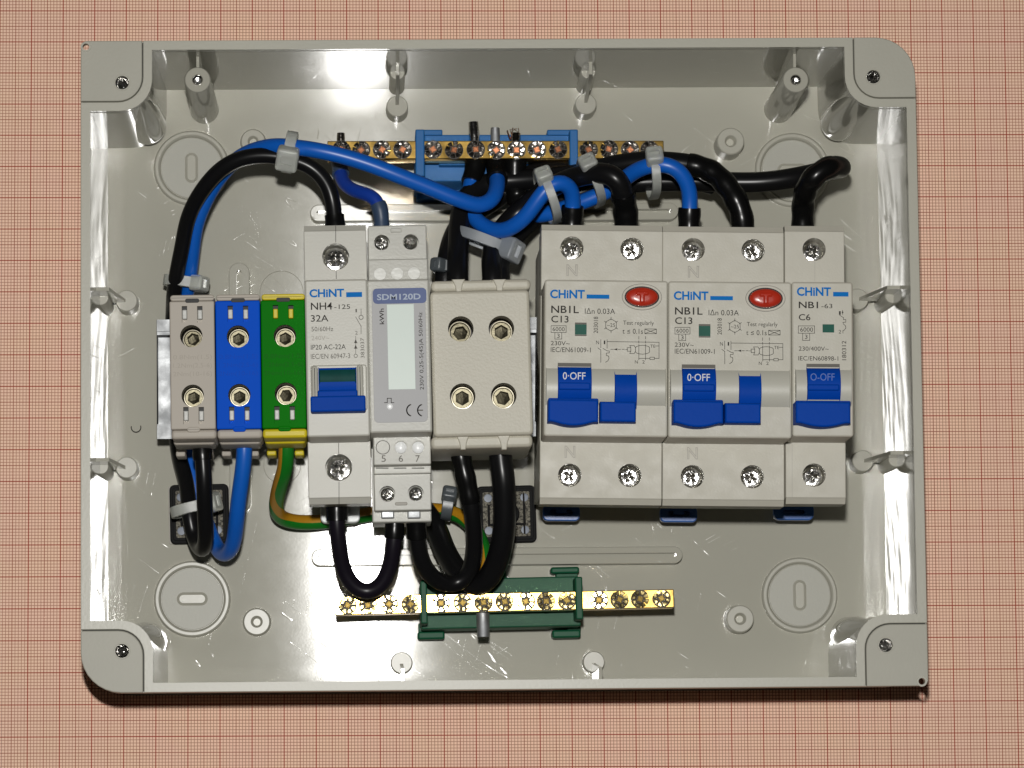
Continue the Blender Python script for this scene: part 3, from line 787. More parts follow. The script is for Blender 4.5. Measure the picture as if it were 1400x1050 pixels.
# ---------- two-pole residual current breaker (built once, copied)
def rcbo():
    fr = Frame(743.5, 489, FZ, -1.05)
    dev = thing('residual_current_breaker', '', 'breaker', fr.world(0, 0, 0), fr.a, 'two pole breakers with red test buttons')
    face = fr.rect(744, 383, 913, 597)
    ub0, ub1 = fr(740, 340, SZ)[0], fr(906, 340, SZ)[0]
    st, sb = fr(822, 308, SZ - 1)[1], fr(822, 690, SZ - 1)[1]
    screws = ([(*fr(782, 339, SZ), .3), (*fr(864, 340.5, SZ), 1.0)], [(*fr(779, 649.5, SZ), .7), (*fr(861, 650, SZ), 1.2)])
    cover = breaker_body(fr, dev, face, st, sb, 'device_grey', ub0, ub1, None, screws, SCREW_BIG, 3.45)
    z = FZ + .04
    # grey barrel and blue toggles
    u0, u1, v0, v1 = fr.rect(746, 501.5, 910, 557)
    drum(dev, u0, u1, v0, v1, FZ - .6, 2.6, 'drum_grey', 'toggle_barrel')
    a = fr.rect(762.5, 500.5, 808.5, 551, FZ + 1); tg = drum(dev, a[0], a[1], a[2], a[3], FZ - .3, 3.1, 'toggle_blue', 'toggle_sleeve')
    b = fr.rect(840, 505.5, 870.5, 559, FZ + 1); drum(dev, b[0], b[1], b[2], b[3], FZ - .3, 2.9, 'toggle_blue', 'toggle_sleeve')
    c = fr.rect(749.5, 546, 818, 576.5, FZ + 7); lv = lever(dev, *c, FZ, 1.1, z1=7.0)
    d = fr.rect(820.5, 549, 869.5, 576.5, FZ + 6); lever(dev, *d, FZ, 0.0, z1=6.0)
    c = fr.rect(749.5, 544.5, 818, 553.5, FZ + 3); mb = MB(); mb.box(*c, FZ, FZ + 3.6, .4); mb.obj('lever_root', 'toggle_blue', lv)
    a = fr.rect(763, 522.5, 808, 533, FZ + 3); mb = MB(); mb.box(a[0] + .1, a[1] - .1, a[2], a[3], FZ + 1, FZ + 3.1, .5, seg=3); mb.obj('grip_ridge', 'toggle_blue', tg)
    a = fr.rect(762.5, 496.3, 808.5, 501.3); mb = MB(); mb.box(*a, FZ - .5, FZ + .1, .05); mb.obj('slot_lip', 'print_grey', cover)
    print_part(tg, [('0·OFF', *fr.rect(769.5, 509, 800.5, 519, FZ + 2.6), FZ + 2.75, dict(bold=.004))], 'print_white', 'toggle_lettering')
    # logo
    mb = MB(); text_into(mb, 'CHiNT', *fr.rect(752, 396, 799.6, 408.2), z, bold=.032); mb.flat(rrect(*fr.rect(802, 402.8, 833, 408.4)), z); mb.obj('maker_logo', 'print_blue', cover, smooth=0)
    # print
    T = lambda s, x0, y0, x1, y1, **k: (s, *fr.rect(x0, y0, x1, y1), z, k)
    print_part(cover, [T('NB1L', 753.6, 418, 791.4, 428, bold=.012), T('IΔn 0.03A', 799.6, 421.4, 841, 429.2), T('C13', 753.6, 431.6, 777.4, 441, bold=.01),
        T('6000', 755.4, 447.2, 772, 452.8), T('3', 761.5, 456.2, 765.2, 462), T('203018', 811.6, 433, 817.6, 455.6, rot=1),
        T('~25', 830, 442, 841, 447), T('Test regularly', 852, 438.6, 894, 446), T('t ≤ 0.1s', 851, 449.4, 879, 456.4), T('230V~', 753, 466.2, 779, 472.2), T('IEC/EN61009-1', 753, 474.8, 807.6, 481.6),
        T('N', 815, 465.6, 819, 470.6), T('1', 825.5, 465.6, 827.5, 470.6), T('TE', 889, 471.2, 896, 475.4), T('N', 868, 492.6, 872, 497), T('2', 878, 492.6, 881.5, 497)], 'print_dark')
    mb = MB(); G = lambda x, y: fr(720 + x / 5, 290 + y / 5); wl = .15
    for bx in ((167, 777, 270, 823), (193, 823, 240, 868), (808, 799, 887, 831)):
        mb.polyline([G(bx[0], bx[1]), G(bx[2], bx[1]), G(bx[2], bx[3]), G(bx[0], bx[3])], wl, z, True)
    hexp = [G(577 + 42 * math.cos(R(60 * k + 30)), 772 + 42 * math.sin(R(60 * k + 30))) for k in range(6)]; mb.polyline(hexp, wl, z, True)
    for k in range(6):
        an = R(60 * k + 30); mb.quad_line(G(577 + 36 * math.cos(an), 772 + 36 * math.sin(an)), G(577 + 53 * math.cos(an), 772 + 53 * math.sin(an)), wl, z)
    for ln in (((507, 872), (507, 928)), ((487, 928), (507, 942)), ((507, 942), (507, 1028)), ((550, 872), (550, 930)), ((522, 932), (550, 948)), ((550, 885), (905, 890)), ((905, 890), (905, 1000)), ((767, 1000), (843, 1000)), ((873, 1000), (905, 1000)),
               ((767, 905), (767, 1010)), ((813, 905), (813, 1010)), ((767, 850), (767, 868)), ((767, 880), (767, 895)), ((813, 850), (813, 868)), ((813, 880), (813, 895)), ((880, 915), (903, 915)),
               ((575, 938), (592, 938)), ((625, 938), (642, 938)), ((652, 938), (668, 938)), ((676, 939), (690, 939)), ((810, 801), (885, 829)), ((810, 829), (885, 801))):
        mb.quad_line(G(*ln[0]), G(*ln[1]), wl, z)
    mb.polyline([G(550, 948), (G(565, 950)), G(565, 962), G(545, 964), G(545, 980), G(560, 984), G(563, 1000), G(556, 1016), G(540, 1026)], wl, z)
    mb.polyline([G(843, 992), G(873, 992), G(873, 1008), G(843, 1008)], wl, z, True); mb.polyline([G(688, 927), G(712, 927), G(712, 951), G(688, 951)], wl, z, True)
    mb.polyline([G(712, 927), G(705, 912), G(735, 912), G(745, 930)], wl, z); mb.polyline([G(712, 951), G(705, 967), G(735, 967), G(745, 950)], wl, z)
    mb.polyline([G(792 + 48 * math.cos(2 * math.pi * k / 24) ** 1 if False else 792 + 48 * max(-1, min(1, 1.25 * math.cos(2 * math.pi * k / 24))), 941 + 30 * math.sin(2 * math.pi * k / 24)) for k in range(24)], wl, z, True)
    mb.flat([G(592, 938), G(620, 931), G(620, 945)][::-1], z)
    mb.obj('wiring_diagram', 'print_dark', cover, smooth=0)
    # green state window
    a = fr.rect(786, 443.5, 802, 457.5); mb = MB(); mb.box(*a, FZ - .4, FZ + .06, .04); mb.obj('state_window', 'window_green', cover)
    a = fr.rect(786, 441, 802, 443.4); mb = MB(); mb.box(*a, FZ - .4, FZ + .05, .04); mb.box(*fr.rect(786, 457.7, 802, 459.4), FZ - .4, FZ + .05, .04); mb.obj('window_edge', 'print_grey', cover)
    # red test button in an oval collar
    cx, cy = fr(877.6, 406); s_ = 5000 / (CAM_LOC[2] - FZ)
    mb = MB()
    rings = [(27.2, 18.0, FZ - .2), (27.0, 17.8, FZ + .10), (26.2, 17.0, FZ + .10), (25.8, 16.7, FZ + .02), (23.6, 14.4, FZ + .02), (23.0, 13.8, FZ - .5)]
    prev = None
    for a_, b_, zz in rings:
        cur = mb.ring(circ(cx, cy, a_ / s_, 48, b_ / s_), zz)
        if prev: mb.bridge(prev, cur)
        prev = cur
    col = mb.obj('button_collar', 'device_grey', cover)
    mb = MB(); mb.polyline(circ(cx, cy, 27.4 / s_, 48, 18.2 / s_), .12, FZ + .05, True); mb.obj('collar_line', 'print_grey', col, smooth=0)
    mb = MB(); mb.polyline(circ(cx, cy, 23.2 / s_, 48, 14.0 / s_), .35, FZ + .05, True); mb.obj('button_gap', 'inner_dark', col, smooth=0)
    mb = MB(); prev = None
    for k, zz in ((1.0, FZ - .3), (1.0, FZ + .5), (.93, FZ + 1.0), (.75, FZ + 1.35), (.45, FZ + 1.5)):
        cur = mb.ring(circ(cx, cy, 22.4 * k / s_, 40, 13.0 * k / s_), zz)
        if prev: mb.bridge(prev, cur)
        prev = cur
    mb.cap(prev); bt = mb.obj('test_button', 'button_red', cover, smooth=60)
    mb = MB(); G2 = lambda x, y: fr(720 + x / 5, 290 + y / 5, FZ + 1.4)
    tp = [(750, 545), (830, 545), (830, 565), (802, 565), (802, 617), (778, 617), (778, 565), (750, 565)]
    for i in range(8):
        p, q = G2(*tp[i]), G2(*tp[(i + 1) % 8]); mb.tube([Vector((p[0], p[1], FZ + 1.42)), Vector((q[0], q[1], FZ + 1.42))], .3, 6)
    mb.obj('button_letter', 'button_red', bt)
    # N embossed on the shoulders
    sh = [o for o in dev.children if o.name.startswith('terminal_shoulder')]
    for o, rc in zip(sh, ((774.5, 361.5, 789.5, 377.5), (772, 609.5, 786.5, 626))):
        mb = MB(); text_into(mb, 'N', *fr.rect(*rc, SZ), SZ + .03, outline=True); mb.obj('embossed_letter', 'print_faint', o)
    # blue rail clip under the body
    cz = 22.0
    mb = MB(); oc = rrect(*fr.rect(742, 690, 793, 712, cz), 1.6, 4); ins = rrect(*fr.rect(752, 697, 783, 704.5, cz), .8, 3)
    mb.slab(oc, cz - 3, cz, .35, holes=[(ins, 2.0)])
    mb.box(*fr.rect(760, 690, 775, 702, cz), cz - 2.2, cz - .2, .2)
    mb.obj('rail_clip', 'clip_blue', dev)
    # steel side plate edges seen on the flank
    return dev, fr
rc1, frc = rcbo()
rc1['label'] = 'grey two pole breaker with red test button, beside the beige four screw block'
rc2 = copy_tree(rc1)
fr2 = Frame(743.5 + 169.6, 489 + 2.2, FZ, -0.9)
rc2.location = fr2.world(0, 0, 0) * MM; rc2.rotation_euler = (0, 0, fr2.a)
rc2['label'] = 'grey two pole breaker with red test button, next to the narrow single pole breaker'

# ---------- single pole breaker
fr = Frame(1082, 490, FZ, -0.75)
dev = thing('miniature_breaker', 'narrow grey single pole breaker with blue toggle at the right end of the row', 'breaker', fr.world(0, 0, 0), fr.a)
face = fr.rect(1083, 385.5, 1166.5, 597)
ub0, ub1 = fr(1073.5, 500, SZ)[0], fr(1155.5, 500, SZ)[0]
cover = breaker_body(fr, dev, face, fr(1113, 309, SZ - 1)[1], fr(1113, 689, SZ - 1)[1], 'device_grey', ub0, ub1, None, ([(*fr(1113, 341, SZ), .5)], [(*fr(1113, 649.5, SZ), .1)]), SCREW_BIG, 3.45)
for o, sg in zip([o for o in dev.children if o.name.startswith('terminal_shoulder')], ((1114, 358, 1114, 384), (1083, 600, 1083, 680))):
    mb = MB(); mb.quad_line(fr(sg[0], sg[1], SZ), fr(sg[2], sg[3], SZ), .10, SZ + .03); mb.obj('parting_line', 'print_faint', o, smooth=0)
drum(dev, *fr.rect(1087, 503, 1164, 556), FZ - .6, 2.6, 'drum_grey', 'toggle_barrel')
tg = drum(dev, *fr.rect(1103, 502, 1148.5, 551, FZ + 1), FZ - .3, 3.1, 'toggle_blue', 'toggle_sleeve')
lv = lever(dev, *fr.rect(1088, 549, 1163, 578.5, FZ + 7), FZ, 1.1, z1=7.0)
mb = MB(); mb.box(*fr.rect(1087.5, 548, 1163, 556, FZ + 3), FZ, FZ + 3.6, .4); mb.obj('lever_root', 'toggle_blue', lv)
a = fr.rect(1104, 525, 1148, 534, FZ + 3); mb = MB(); mb.box(*a, FZ + 1, FZ + 3.1, .5, seg=3); mb.obj('grip_ridge', 'toggle_blue', tg)
a = fr.rect(1102.5, 497.5, 1148, 502); mb = MB(); mb.box(*a, FZ - .5, FZ + .1, .05); mb.obj('slot_lip', 'print_grey', cover)
print_part(tg, [('O-OFF', *fr.rect(1108, 510.5, 1141, 520.5, FZ + 2.6), FZ + 2.75)], 'print_tone_blue', 'toggle_lettering')
z = FZ + .04
mb = MB(); text_into(mb, 'CHiNT', *fr.rect(1089.4, 392.6, 1136, 404.8), z, bold=.032); mb.flat(rrect(*fr.rect(1139, 399.2, 1160, 405.4)), z); mb.obj('maker_logo', 'print_blue', cover, smooth=0)
T = lambda s, x0, y0, x1, y1, **k: (s, *fr.rect(x0, y0, x1, y1), z, k)
print_part(cover, [T('NB1', 1092, 412.4, 1118.4, 421.4, bold=.012), T('-63', 1123, 415.4, 1138, 421.4), T('C6', 1092, 429.4, 1108, 438, bold=.008), T('6000', 1094, 447.6, 1111.5, 453.6), T('3', 1100.3, 457.6, 1104, 463.4),
    T('1', 1147, 425.4, 1149.4, 430.4), T('2', 1146.6, 451, 1150, 456), T('230/400V~', 1092, 473.8, 1133, 479.6), T('IEC/EN60898-1', 1091.6, 487, 1146, 493), T('180312', 1151, 466, 1157, 492.4, rot=1)], 'print_dark')
mb = MB(); G = lambda x, y: fr(980 + x / 5, 290 + y / 5); wl = .15
for bx in ((557, 778, 668, 828), (587, 828, 635, 877)): mb.polyline([G(bx[0], bx[1]), G(bx[2], bx[1]), G(bx[2], bx[3]), G(bx[0], bx[3])], wl, z, True)
mb.polyline([G(860, 672), G(860, 700), ], wl, z); mb.polyline([G(840, 705), G(866, 722), G(866, 735), G(882, 735), G(882, 752), G(862, 754), G(866, 765), G(880, 778), G(882, 792), G(872, 806), G(862, 810), G(862, 828)], wl, z)
mb.flat([G(860, 672), G(866, 690), G(854, 690)], z); mb.obj('wiring_diagram', 'print_dark', cover, smooth=0)
mb = MB(); mb.box(*fr.rect(1124.6, 443.4, 1140.4, 454.6), FZ - .4, FZ + .06, .04); mb.obj('state_window', 'window_green', cover)
cz = 22.0
mb = MB(); oc = rrect(*fr.rect(1058, 688, 1113, 711, cz), 1.8, 4); ins = rrect(*fr.rect(1070, 697, 1100, 703.5, cz), .8, 3); mb.slab(oc, cz - 3, cz, .35, holes=[(ins, 2.0)]); mb.obj('rail_clip', 'clip_blue', dev)

# ---------- main switch
fr = Frame(418.5, 489, FZ, .75)
dev = thing('isolator_switch', 'grey single module switch with blue toggle, between the green block and the meter', 'switch', fr.world(0, 0, 0), fr.a)
face = fr.rect(418.2, 382, 504.3, 597)
ub0, ub1 = fr(418.5, 500, SZ)[0], fr(504.5, 500, SZ)[0]
cover = breaker_body(fr, dev, face, fr(459, 308, SZ - 1)[1], fr(463, 689, SZ - 1)[1], 'switch_grey', ub0, ub1, None, ([(*fr(459, 351, SZ), .75)], [(*fr(463, 639, SZ), .6)]), SCREW_NH, 4.0)
mb = MB(); sh = [o for o in dev.children if o.name.startswith('terminal_shoulder')]
for o, segs in zip(sh, (((459, 309, 459, 331), (459.6, 371, 459.8, 381)), ((463, 598, 463, 620), (463.5, 659, 463.5, 689)))):
    mb = MB()
    for s_ in segs: mb.quad_line(fr(s_[0], s_[1], SZ), fr(s_[2], s_[3], SZ), .16, SZ + .03)
    mb.obj('parting_line', 'print_dark', o, smooth=0)
z = FZ + .04
# toggle: low blue barrel showing its green band, blue bar below
a = fr.rect(425, 499, 502, 562); mb = MB(); mb.box(*a, FZ - .5, FZ + .5, .4, .8); fra = mb.obj('toggle_frame', 'drum_grey', dev)
a = fr.rect(426, 500, 435, 556, FZ + 1.5); mb = MB(); mb.box(*a, FZ - .5, FZ + 2.2, .8, 1.2, 3); mb.obj('toggle_cheek', 'drum_grey', fra)
a = fr.rect(488, 498, 497, 556, FZ + 1.5); mb = MB(); mb.box(*a, FZ - .5, FZ + 2.2, .8, 1.2, 3); mb.obj('toggle_cheek', 'drum_grey', fra)
tg = drum(dev, *fr.rect(435.5, 499.5, 487.5, 545, FZ + 1.2), FZ - .2, 2.4, 'toggle_blue', 'toggle_sleeve')
a = fr.rect(436.5, 505, 486.5, 527, FZ + 2.4); drum(tg, a[0], a[1], a[2], a[3], FZ + 1.65, .75, 'window_toggle_green', 'state_band')
a = fr.rect(424.5, 541, 500, 562.5, FZ + 6); mb = MB(); mb.box(*a, FZ - .5, FZ + 6.2, .5, .5, 3); lv = mb.obj('toggle_lever', 'toggle_blue', dev)
a = fr.rect(434, 533, 489, 545, FZ + 4); mb = MB(); mb.box(*a, FZ, FZ + 4.2, .5); mb.obj('lever_root', 'toggle_blue', lv)
mb = MB(); text_into(mb, 'CHiNT', *fr.rect(423, 395, 470.6, 406.4), z, bold=.032); mb.flat(rrect(*fr.rect(473.3, 399.4, 495, 406.2)), z); mb.obj('maker_logo', 'print_blue', cover, smooth=0)
T = lambda s, x0, y0, x1, y1, **k: (s, *fr.rect(x0, y0, x1, y1), z, k)
print_part(cover, [T('NH4', 425, 413.5, 454.3, 423.5, bold=.01), T('-125', 457, 416.2, 478.7, 422.5), T('32A', 425, 430.6, 449, 439.8, bold=.006), T('IP20 AC-22A', 425, 471, 472.7, 477.8)], 'print_dark')
print_part(cover, [T('50/60Hz', 425.8, 446.6, 455.6, 452.9), T('IEC/EN 60947-3', 425, 483.5, 478.7, 490.3), T('1', 486, 422.4, 488, 427), T('2', 485.6, 452.4, 489, 457.4), T('383037', 493, 462, 498, 489.6, rot=1)], 'print_grey')
print_part(cover, [T('240V~', 425.8, 459.1, 450.2, 465)], 'print_faint', 'worn_lettering')
mb = MB(); G = lambda x, y: fr(400 + x / 3.684, 290 + y / 3.684)
mb.polyline([G(345, 488), G(345, 518)], .16, z); mb.polyline(circ(*G(345, 530), .62, 12), .16, z, True); mb.polyline([G(318, 528), G(345, 575), G(345, 612)], .16, z)
mb.polyline([G(318, 625), G(318, 712)], .14, z); mb.flat([G(318, 640), G(327, 660), G(309, 660)], z); mb.flat([G(318, 668), G(327, 688), G(309, 688)], z); mb.polyline(circ(*G(318, 724), .5, 10), .14, z, True); mb.obj('wiring_diagram', 'print_grey', cover, smooth=0)
cz = 24; mb = MB(); mb.slab(rrect(*fr.rect(438, 688, 492, 715, cz), 1.6, 4), cz - 3, cz, .4, holes=[(rrect(*fr.rect(450, 694, 480, 706, cz), .8, 3), 2)]); mb.obj('rail_clip', 'clip_white', dev)

# ---------- energy meter
MZ = 88.0
fr = Frame(503.5, 487, MZ, .75)
dev = thing('energy_meter', 'slim grey energy meter with tall blank display and navy title strip', 'meter', fr.world(0, 0, 0), fr.a)
mb = MB(); mb.box(*fr.rect(503.5, 382, 589, 591.5), 40, MZ, .6, .7, 3); cover = mb.obj('front_cover', 'meter_grey', dev)
a = fr.rect(509.8, 394, 583, 577.5); mb = MB(); mb.slab(rrect(*a, 1.3, 4), MZ - .2, MZ + .12, .08, seg=1); lab = mb.obj('face_label', 'label_grey', cover)
z = MZ + .14
a = fr.rect(509.8, 394, 583, 415); mb = MB(); mb.slab(rrect(*a, 1.2, 4), MZ, MZ + .16, .04, seg=1); mb.obj('title_strip', 'label_navy', lab)
print_part(lab, [('SDM120D', *fr.rect(515.4, 401.8, 575, 410), MZ + .19, dict(bold=.02))], 'print_navy_text', 'title_lettering')
mb = MB(); mb.box(*fr.rect(530, 416, 567, 532.5), MZ, MZ + .2, .06); mb.obj('display', 'lcd', lab)
T = lambda s, x0, y0, x1, y1, **k: (s, *fr.rect(x0, y0, x1, y1), z, k)
print_part(lab, [T('kWh', 518.9, 422, 525, 443.4, rot=1, bold=.012), T('230V 0,25-5(45)A 50/60Hz', 573, 427, 580, 533, rot=1)], 'print_dark')
mb = MB(); G = lambda x, y: fr(400 + x / 3.684, 290 + y / 3.684)
mb.polyline([G(463, 960), G(477, 960), G(477, 938), G(497, 938), G(497, 960), G(510, 960)], .2, z)
mb.obj('pulse_symbol', 'print_dark', lab, smooth=0)
mb = MB(); u, v = fr(533, 556); mb.lathe(u, v, [(.9, MZ + .1), (.85, MZ + .3), (.4, MZ + .42), (0, MZ + .42)], 16); mb.obj('pulse_lamp', 'led_dot', lab)
mb = MB()
for cx_, bar in ((605, False), (660, True)):
    arc = [G(cx_ + 30 * math.cos(R(t)), 998 + 30 * math.sin(R(t))) for t in range(110, 251, 10)]; mb.polyline(arc, .35, z)
    if bar: mb.quad_line(G(cx_ - 28, 998), G(cx_ - 6, 998), .35, z)
mb.obj('conformity_mark', 'print_grey', lab, smooth=0)
# stepped terminal blocks above and below
def meter_step(x0, y0, x1, y1, zt, holes=(), hr=2.0, depth=2.5):
    mb = MB(); mb.slab(rrect(*fr.rect(x0, y0, x1, y1, zt), .4, 3), 40, zt, .35, holes=[(circ(*fr(hx, hy, zt), hr, 22), depth) for hx, hy in holes]); return mb.obj('terminal_step', 'meter_grey', dev)
s1 = meter_step(503, 308, 583.5, 355.5, 66, ((522, 331.5), (561.5, 330.7)), 2.35, 5)
for p in ((522, 331.5), (561.5, 330.7)): put(SCREW_SMALL, 'clamp_screw', s1, *fr(*p, 66), 64.9, random.random() * 3, (.06, -.05))
mb = MB(); mb.box(*fr.rect(534, 312, 549, 318, 66), 65, 66.5, .2); mb.obj('latch', 'meter_grey', s1)
s2 = meter_step(503.5, 354, 585, 383, 74)
for px, py in ((519.4, 374.7), (543, 374), (566, 373.6)):
    u, v = fr(px, py, 74); mb = MB(); mb.slab(circ(u, v, 1.9, 24), 73.5, 74.12, .1, seg=1); mb.obj('sealed_port', 'disc_pale', s2)
s3 = meter_step(510.5, 590, 589, 635.5, 74, ((548, 611.6), (571.6, 611.6)), 1.95, 1.6)
u, v = fr(523.5, 611.6, 74); mb = MB(); mb.polyline(circ(u, v, 2.0, 28), .2, 74.03, True); mb.obj('blank_port', 'print_grey', s3, smooth=0)
for px in (548, 571.6):
    u, v = fr(px, 611.6, 74); mb = MB(); mb.lathe(u, v, [(1.75, 72.2), (1.7, 73.3), (1.2, 73.7), (0, 73.75)], 20); mb.obj('sealed_port', 'led_dot', s3)
    mb = MB(); 
print_part(s3, [(s_, *fr.rect(px - 3, 622.5, px + 3, 631.5, 74), 74.04) for s_, px in (('5', 524.5), ('6', 548), ('7', 571))], 'print_grey')
s4 = meter_step(511, 636.5, 589.5, 648, 68)
for px in (522.5, 547, 571.5):
    mb = MB(); mb.quad_line(fr(px - 8, 640, 68), fr(px + 8, 640, 68), .28, 68.04); mb.obj('vent_slit', 'print_dark', s4, smooth=0)
s5 = meter_step(511.5, 647, 589.5, 698, 66, ((529.5, 675), (568.3, 674)), 2.35, 5)
for p in ((529.5, 675), (568.3, 674)): put(SCREW_SMALL, 'clamp_screw', s5, *fr(*p, 66), 64.9, random.random() * 3, (-.05, .06))
mb = MB(); mb.slab(stadium(*fr.rect(540, 686.5, 557, 691, 66)), 65.5, 66.25, .15, seg=1); mb.obj('latch', 'print_faint', s5)
mb = MB(); mb.box(*fr.rect(509, 697, 590, 714, 60), 42, 60, .4); mb.obj('terminal_skirt', 'meter_grey', dev)
for px in (530, 566):
    mb = MB(); mb.box(*fr.rect(px - 9, 698, px + 9, 709, 61), 58, 61.5, .4); mb.obj('wire_clamp', 'zinc', dev)
mb = MB(); mb.box(fr(506, 500)[0], fr(586, 500)[0], fr(545, 690)[1], fr(545, 320)[1], BZ - 7, 41); mb.obj('rail_foot', 'meter_grey', dev)

# ---------- distribution block
DZ = 84.0
fr = Frame(590, 497, DZ, 1.0)
dev = thing('distribution_block', 'plain beige block with four deep hexagonal socket screws', 'terminal block', fr.world(0, 0, 0), fr.a)
hs = ((630, 449.6), (685.5, 449), (632.5, 541.5), (688.7, 540.8))
a = fr.rect(590, 397, 726.5, 596)
mb = MB(); mb.slab(rrect(*a, 1.4, 4), 42, DZ, .9, holes=[(circ(*fr(*p, DZ), 3.75, 30), 14) for p in hs], seg=3); cover = mb.obj('front_cover', 'dist_grey', dev)
for p in hs: put_hex(HEX_D, cover, *fr(*p, DZ), DZ - 2.6, random.random(), (random.uniform(-.05, .05), random.uniform(-.05, .05)))
for y0, y1, sgn in ((383, 398, 1), (595.5, 613, -1)):
    a = fr.rect(589, y0, 725.5 if sgn > 0 else 728, y1, DZ - 3)
    mb = MB(); mb.box(*a, 44, DZ - 2.2, 1.0, 1.4, 3); e = mb.obj('end_cap', 'dist_grey', dev)
    for px in ((627, 683) if sgn > 0 else (633, 689)):
        b_ = fr.rect(px - 9, y0 - 1, px + 9, y1 + 1 if sgn > 0 else y1 + 2, DZ - 2)
        mb = MB(); mb.slab([(b_[0] + 1.2, b_[2]), (b_[1] - 1.2, b_[2]), (b_[1] - .8, (b_[2] + b_[3]) / 2), (b_[1], b_[3]), (b_[0], b_[3]), (b_[0] + .8, (b_[2] + b_[3]) / 2)], DZ - 6, DZ - 1.4, .3); mb.obj('cap_latch', 'dist_grey', e)
mb = MB(); mb.box(fr(592, 500)[0], fr(724, 500)[0], fr(660, 604)[1], fr(660, 390)[1], BZ, 44.2); mb.obj('block_base', 'inner_dark', dev)

# ---------- three rail terminals
TZ = 76.0
def rail_terminal(x0, x1, ytop, body_mat, cap_mat, label, scr, slots_mat, deg):
    fr = Frame(x0, 500, TZ, deg)
    dev = thing('rail_terminal', label, 'terminal', fr.world(0, 0, 0), fr.a, 'rail terminals at the left of the row')
    xm = (x0 + x1) / 2
    holes = [(circ(*fr(*p, TZ), 3.3, 28), 14) for p in scr]
    slots = []
    for sx in (-10.5, 10.5):
        slots.append(fr.rect(xm + sx - 3.7, ytop + 15.5, xm + sx + 3.7, ytop + 38, TZ)); slots.append(fr.rect(xm + 2 + sx - 3.7, ytop + 153.5, xm + 2 + sx + 3.7, ytop + 177, TZ))
    for s_ in slots: holes.append((rrect(*s_), 2.4))
    a = fr.rect(x0, ytop + 8.5, x1 + 1, ytop + 184, TZ)
    mb = MB(); mb.slab(rrect(*a, .5, 3), 42, TZ, .4, holes=holes); body = mb.obj('front_cover', body_mat, dev)
    for p in scr: put_hex(HEX_T, body, *fr(*p, TZ), TZ - 2.2, random.random(), (random.uniform(-.05, .05), random.uniform(-.05, .05)))
    for s_ in slots:
        h = s_[3] - s_[2]; up = s_[2] > fr(x0, 500)[1]
        mb = MB(); mb.box(s_[0] + .1, s_[1] - .1, s_[2] + h * .22, s_[3] - h * .2, TZ - 2.3, TZ - .6, .3); mb.obj('marker_clip', slots_mat if up else 'clip_pale', body)
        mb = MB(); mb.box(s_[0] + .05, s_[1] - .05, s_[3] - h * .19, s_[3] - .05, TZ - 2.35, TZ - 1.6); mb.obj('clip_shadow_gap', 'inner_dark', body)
    # end caps
    a = fr.rect(x0, ytop, x1, ytop + 8.2, TZ); mb = MB(); mb.box(*a, 46, TZ - .1, .35, .9, 3); c1 = mb.obj('end_cap', cap_mat, dev)
    a = fr.rect(xm - 9.5, ytop + 5.2, xm + 9.5, ytop + 11, TZ); mb = MB(); mb.box(*a, TZ - .5, TZ + .12, .1, .5); mb.obj('cap_notch', 'inner_dark', c1)
    a = fr.rect(x0 + 2, ytop + 184.5, x1 + 3, ytop + 197, TZ - .5); mb = MB(); mb.box(*a, 55, TZ - .5, .8, .9, 3); c2 = mb.obj('end_cap', cap_mat, dev)
    a = fr.rect(x0 + 5, ytop + 190, x1 + 1, ytop + 206, TZ - 14); mb = MB(); mb.box(*a, 50, TZ - 12, .8, .9, 3); mb.obj('cap_throat', cap_mat, c2)
    a = fr.rect(xm - 7, ytop + 180.5, xm + 11, ytop + 188, TZ); mb = MB(); mb.box(*a, TZ - .8, TZ + .2, .3, .8); mb.obj('cap_latch', body_mat, c2)
    # feet
    for sx in (-18, 20):
        for k, (ya, yb_) in enumerate(((208, 213), (213.5, 221))):
            a = fr.rect(xm + 2 + sx - 6.5, ytop + ya, xm + 2 + sx + 6.5, ytop + yb_, 42); mb = MB(); mb.box(*a, 32, 42 - k * .6, .5); mb.obj('foot', cap_mat, dev)
    mb = MB(); q = fr.rect(x0 + 1, ytop + 10, x1 - 1, ytop + 196, 60); mb.box(q[0], q[1], q[2], q[3], RZ + .2, 46); mb.obj('block_base', body_mat, dev)
    mb = MB()
    # faint moulded torque marks
    for k, s_ in enumerate(('0.8Nm(1.5)', '1.2Nm(2.5-6)', '2Nm(10-16)')):
        text_into(mb, s_, *fr.rect(xm - 26, ytop + 82 + k * 11.5, xm + 27, ytop + 90 + k * 11.5, TZ), TZ + .03)
    mb.obj('torque_marks', {'terminal_grey': 'tone_grey', 'terminal_blue': 'tone_blue', 'terminal_green': 'tone_green'}[body_mat], body, smooth=0)
    return fr
frg = rail_terminal(232.5, 293.0, 403, 'terminal_grey', 'terminal_grey', 'grey rail terminal with black wire at the left end of the row', ((261.5, 459.5), (263.5, 541)), 'clip_pale', .55)
frb = rail_terminal(295.2, 355.5, 402.4, 'terminal_blue', 'terminal_grey', 'bright blue rail terminal with grey end caps', ((325.3, 460), (327.3, 540)), 'clip_pale', .55)
fry = rail_terminal(357.3, 417.0, 401.6, 'terminal_green', 'terminal_yellow', 'green rail terminal with yellow end caps', ((389.5, 459), (390.8, 538)), 'terminal_yellow', .55)

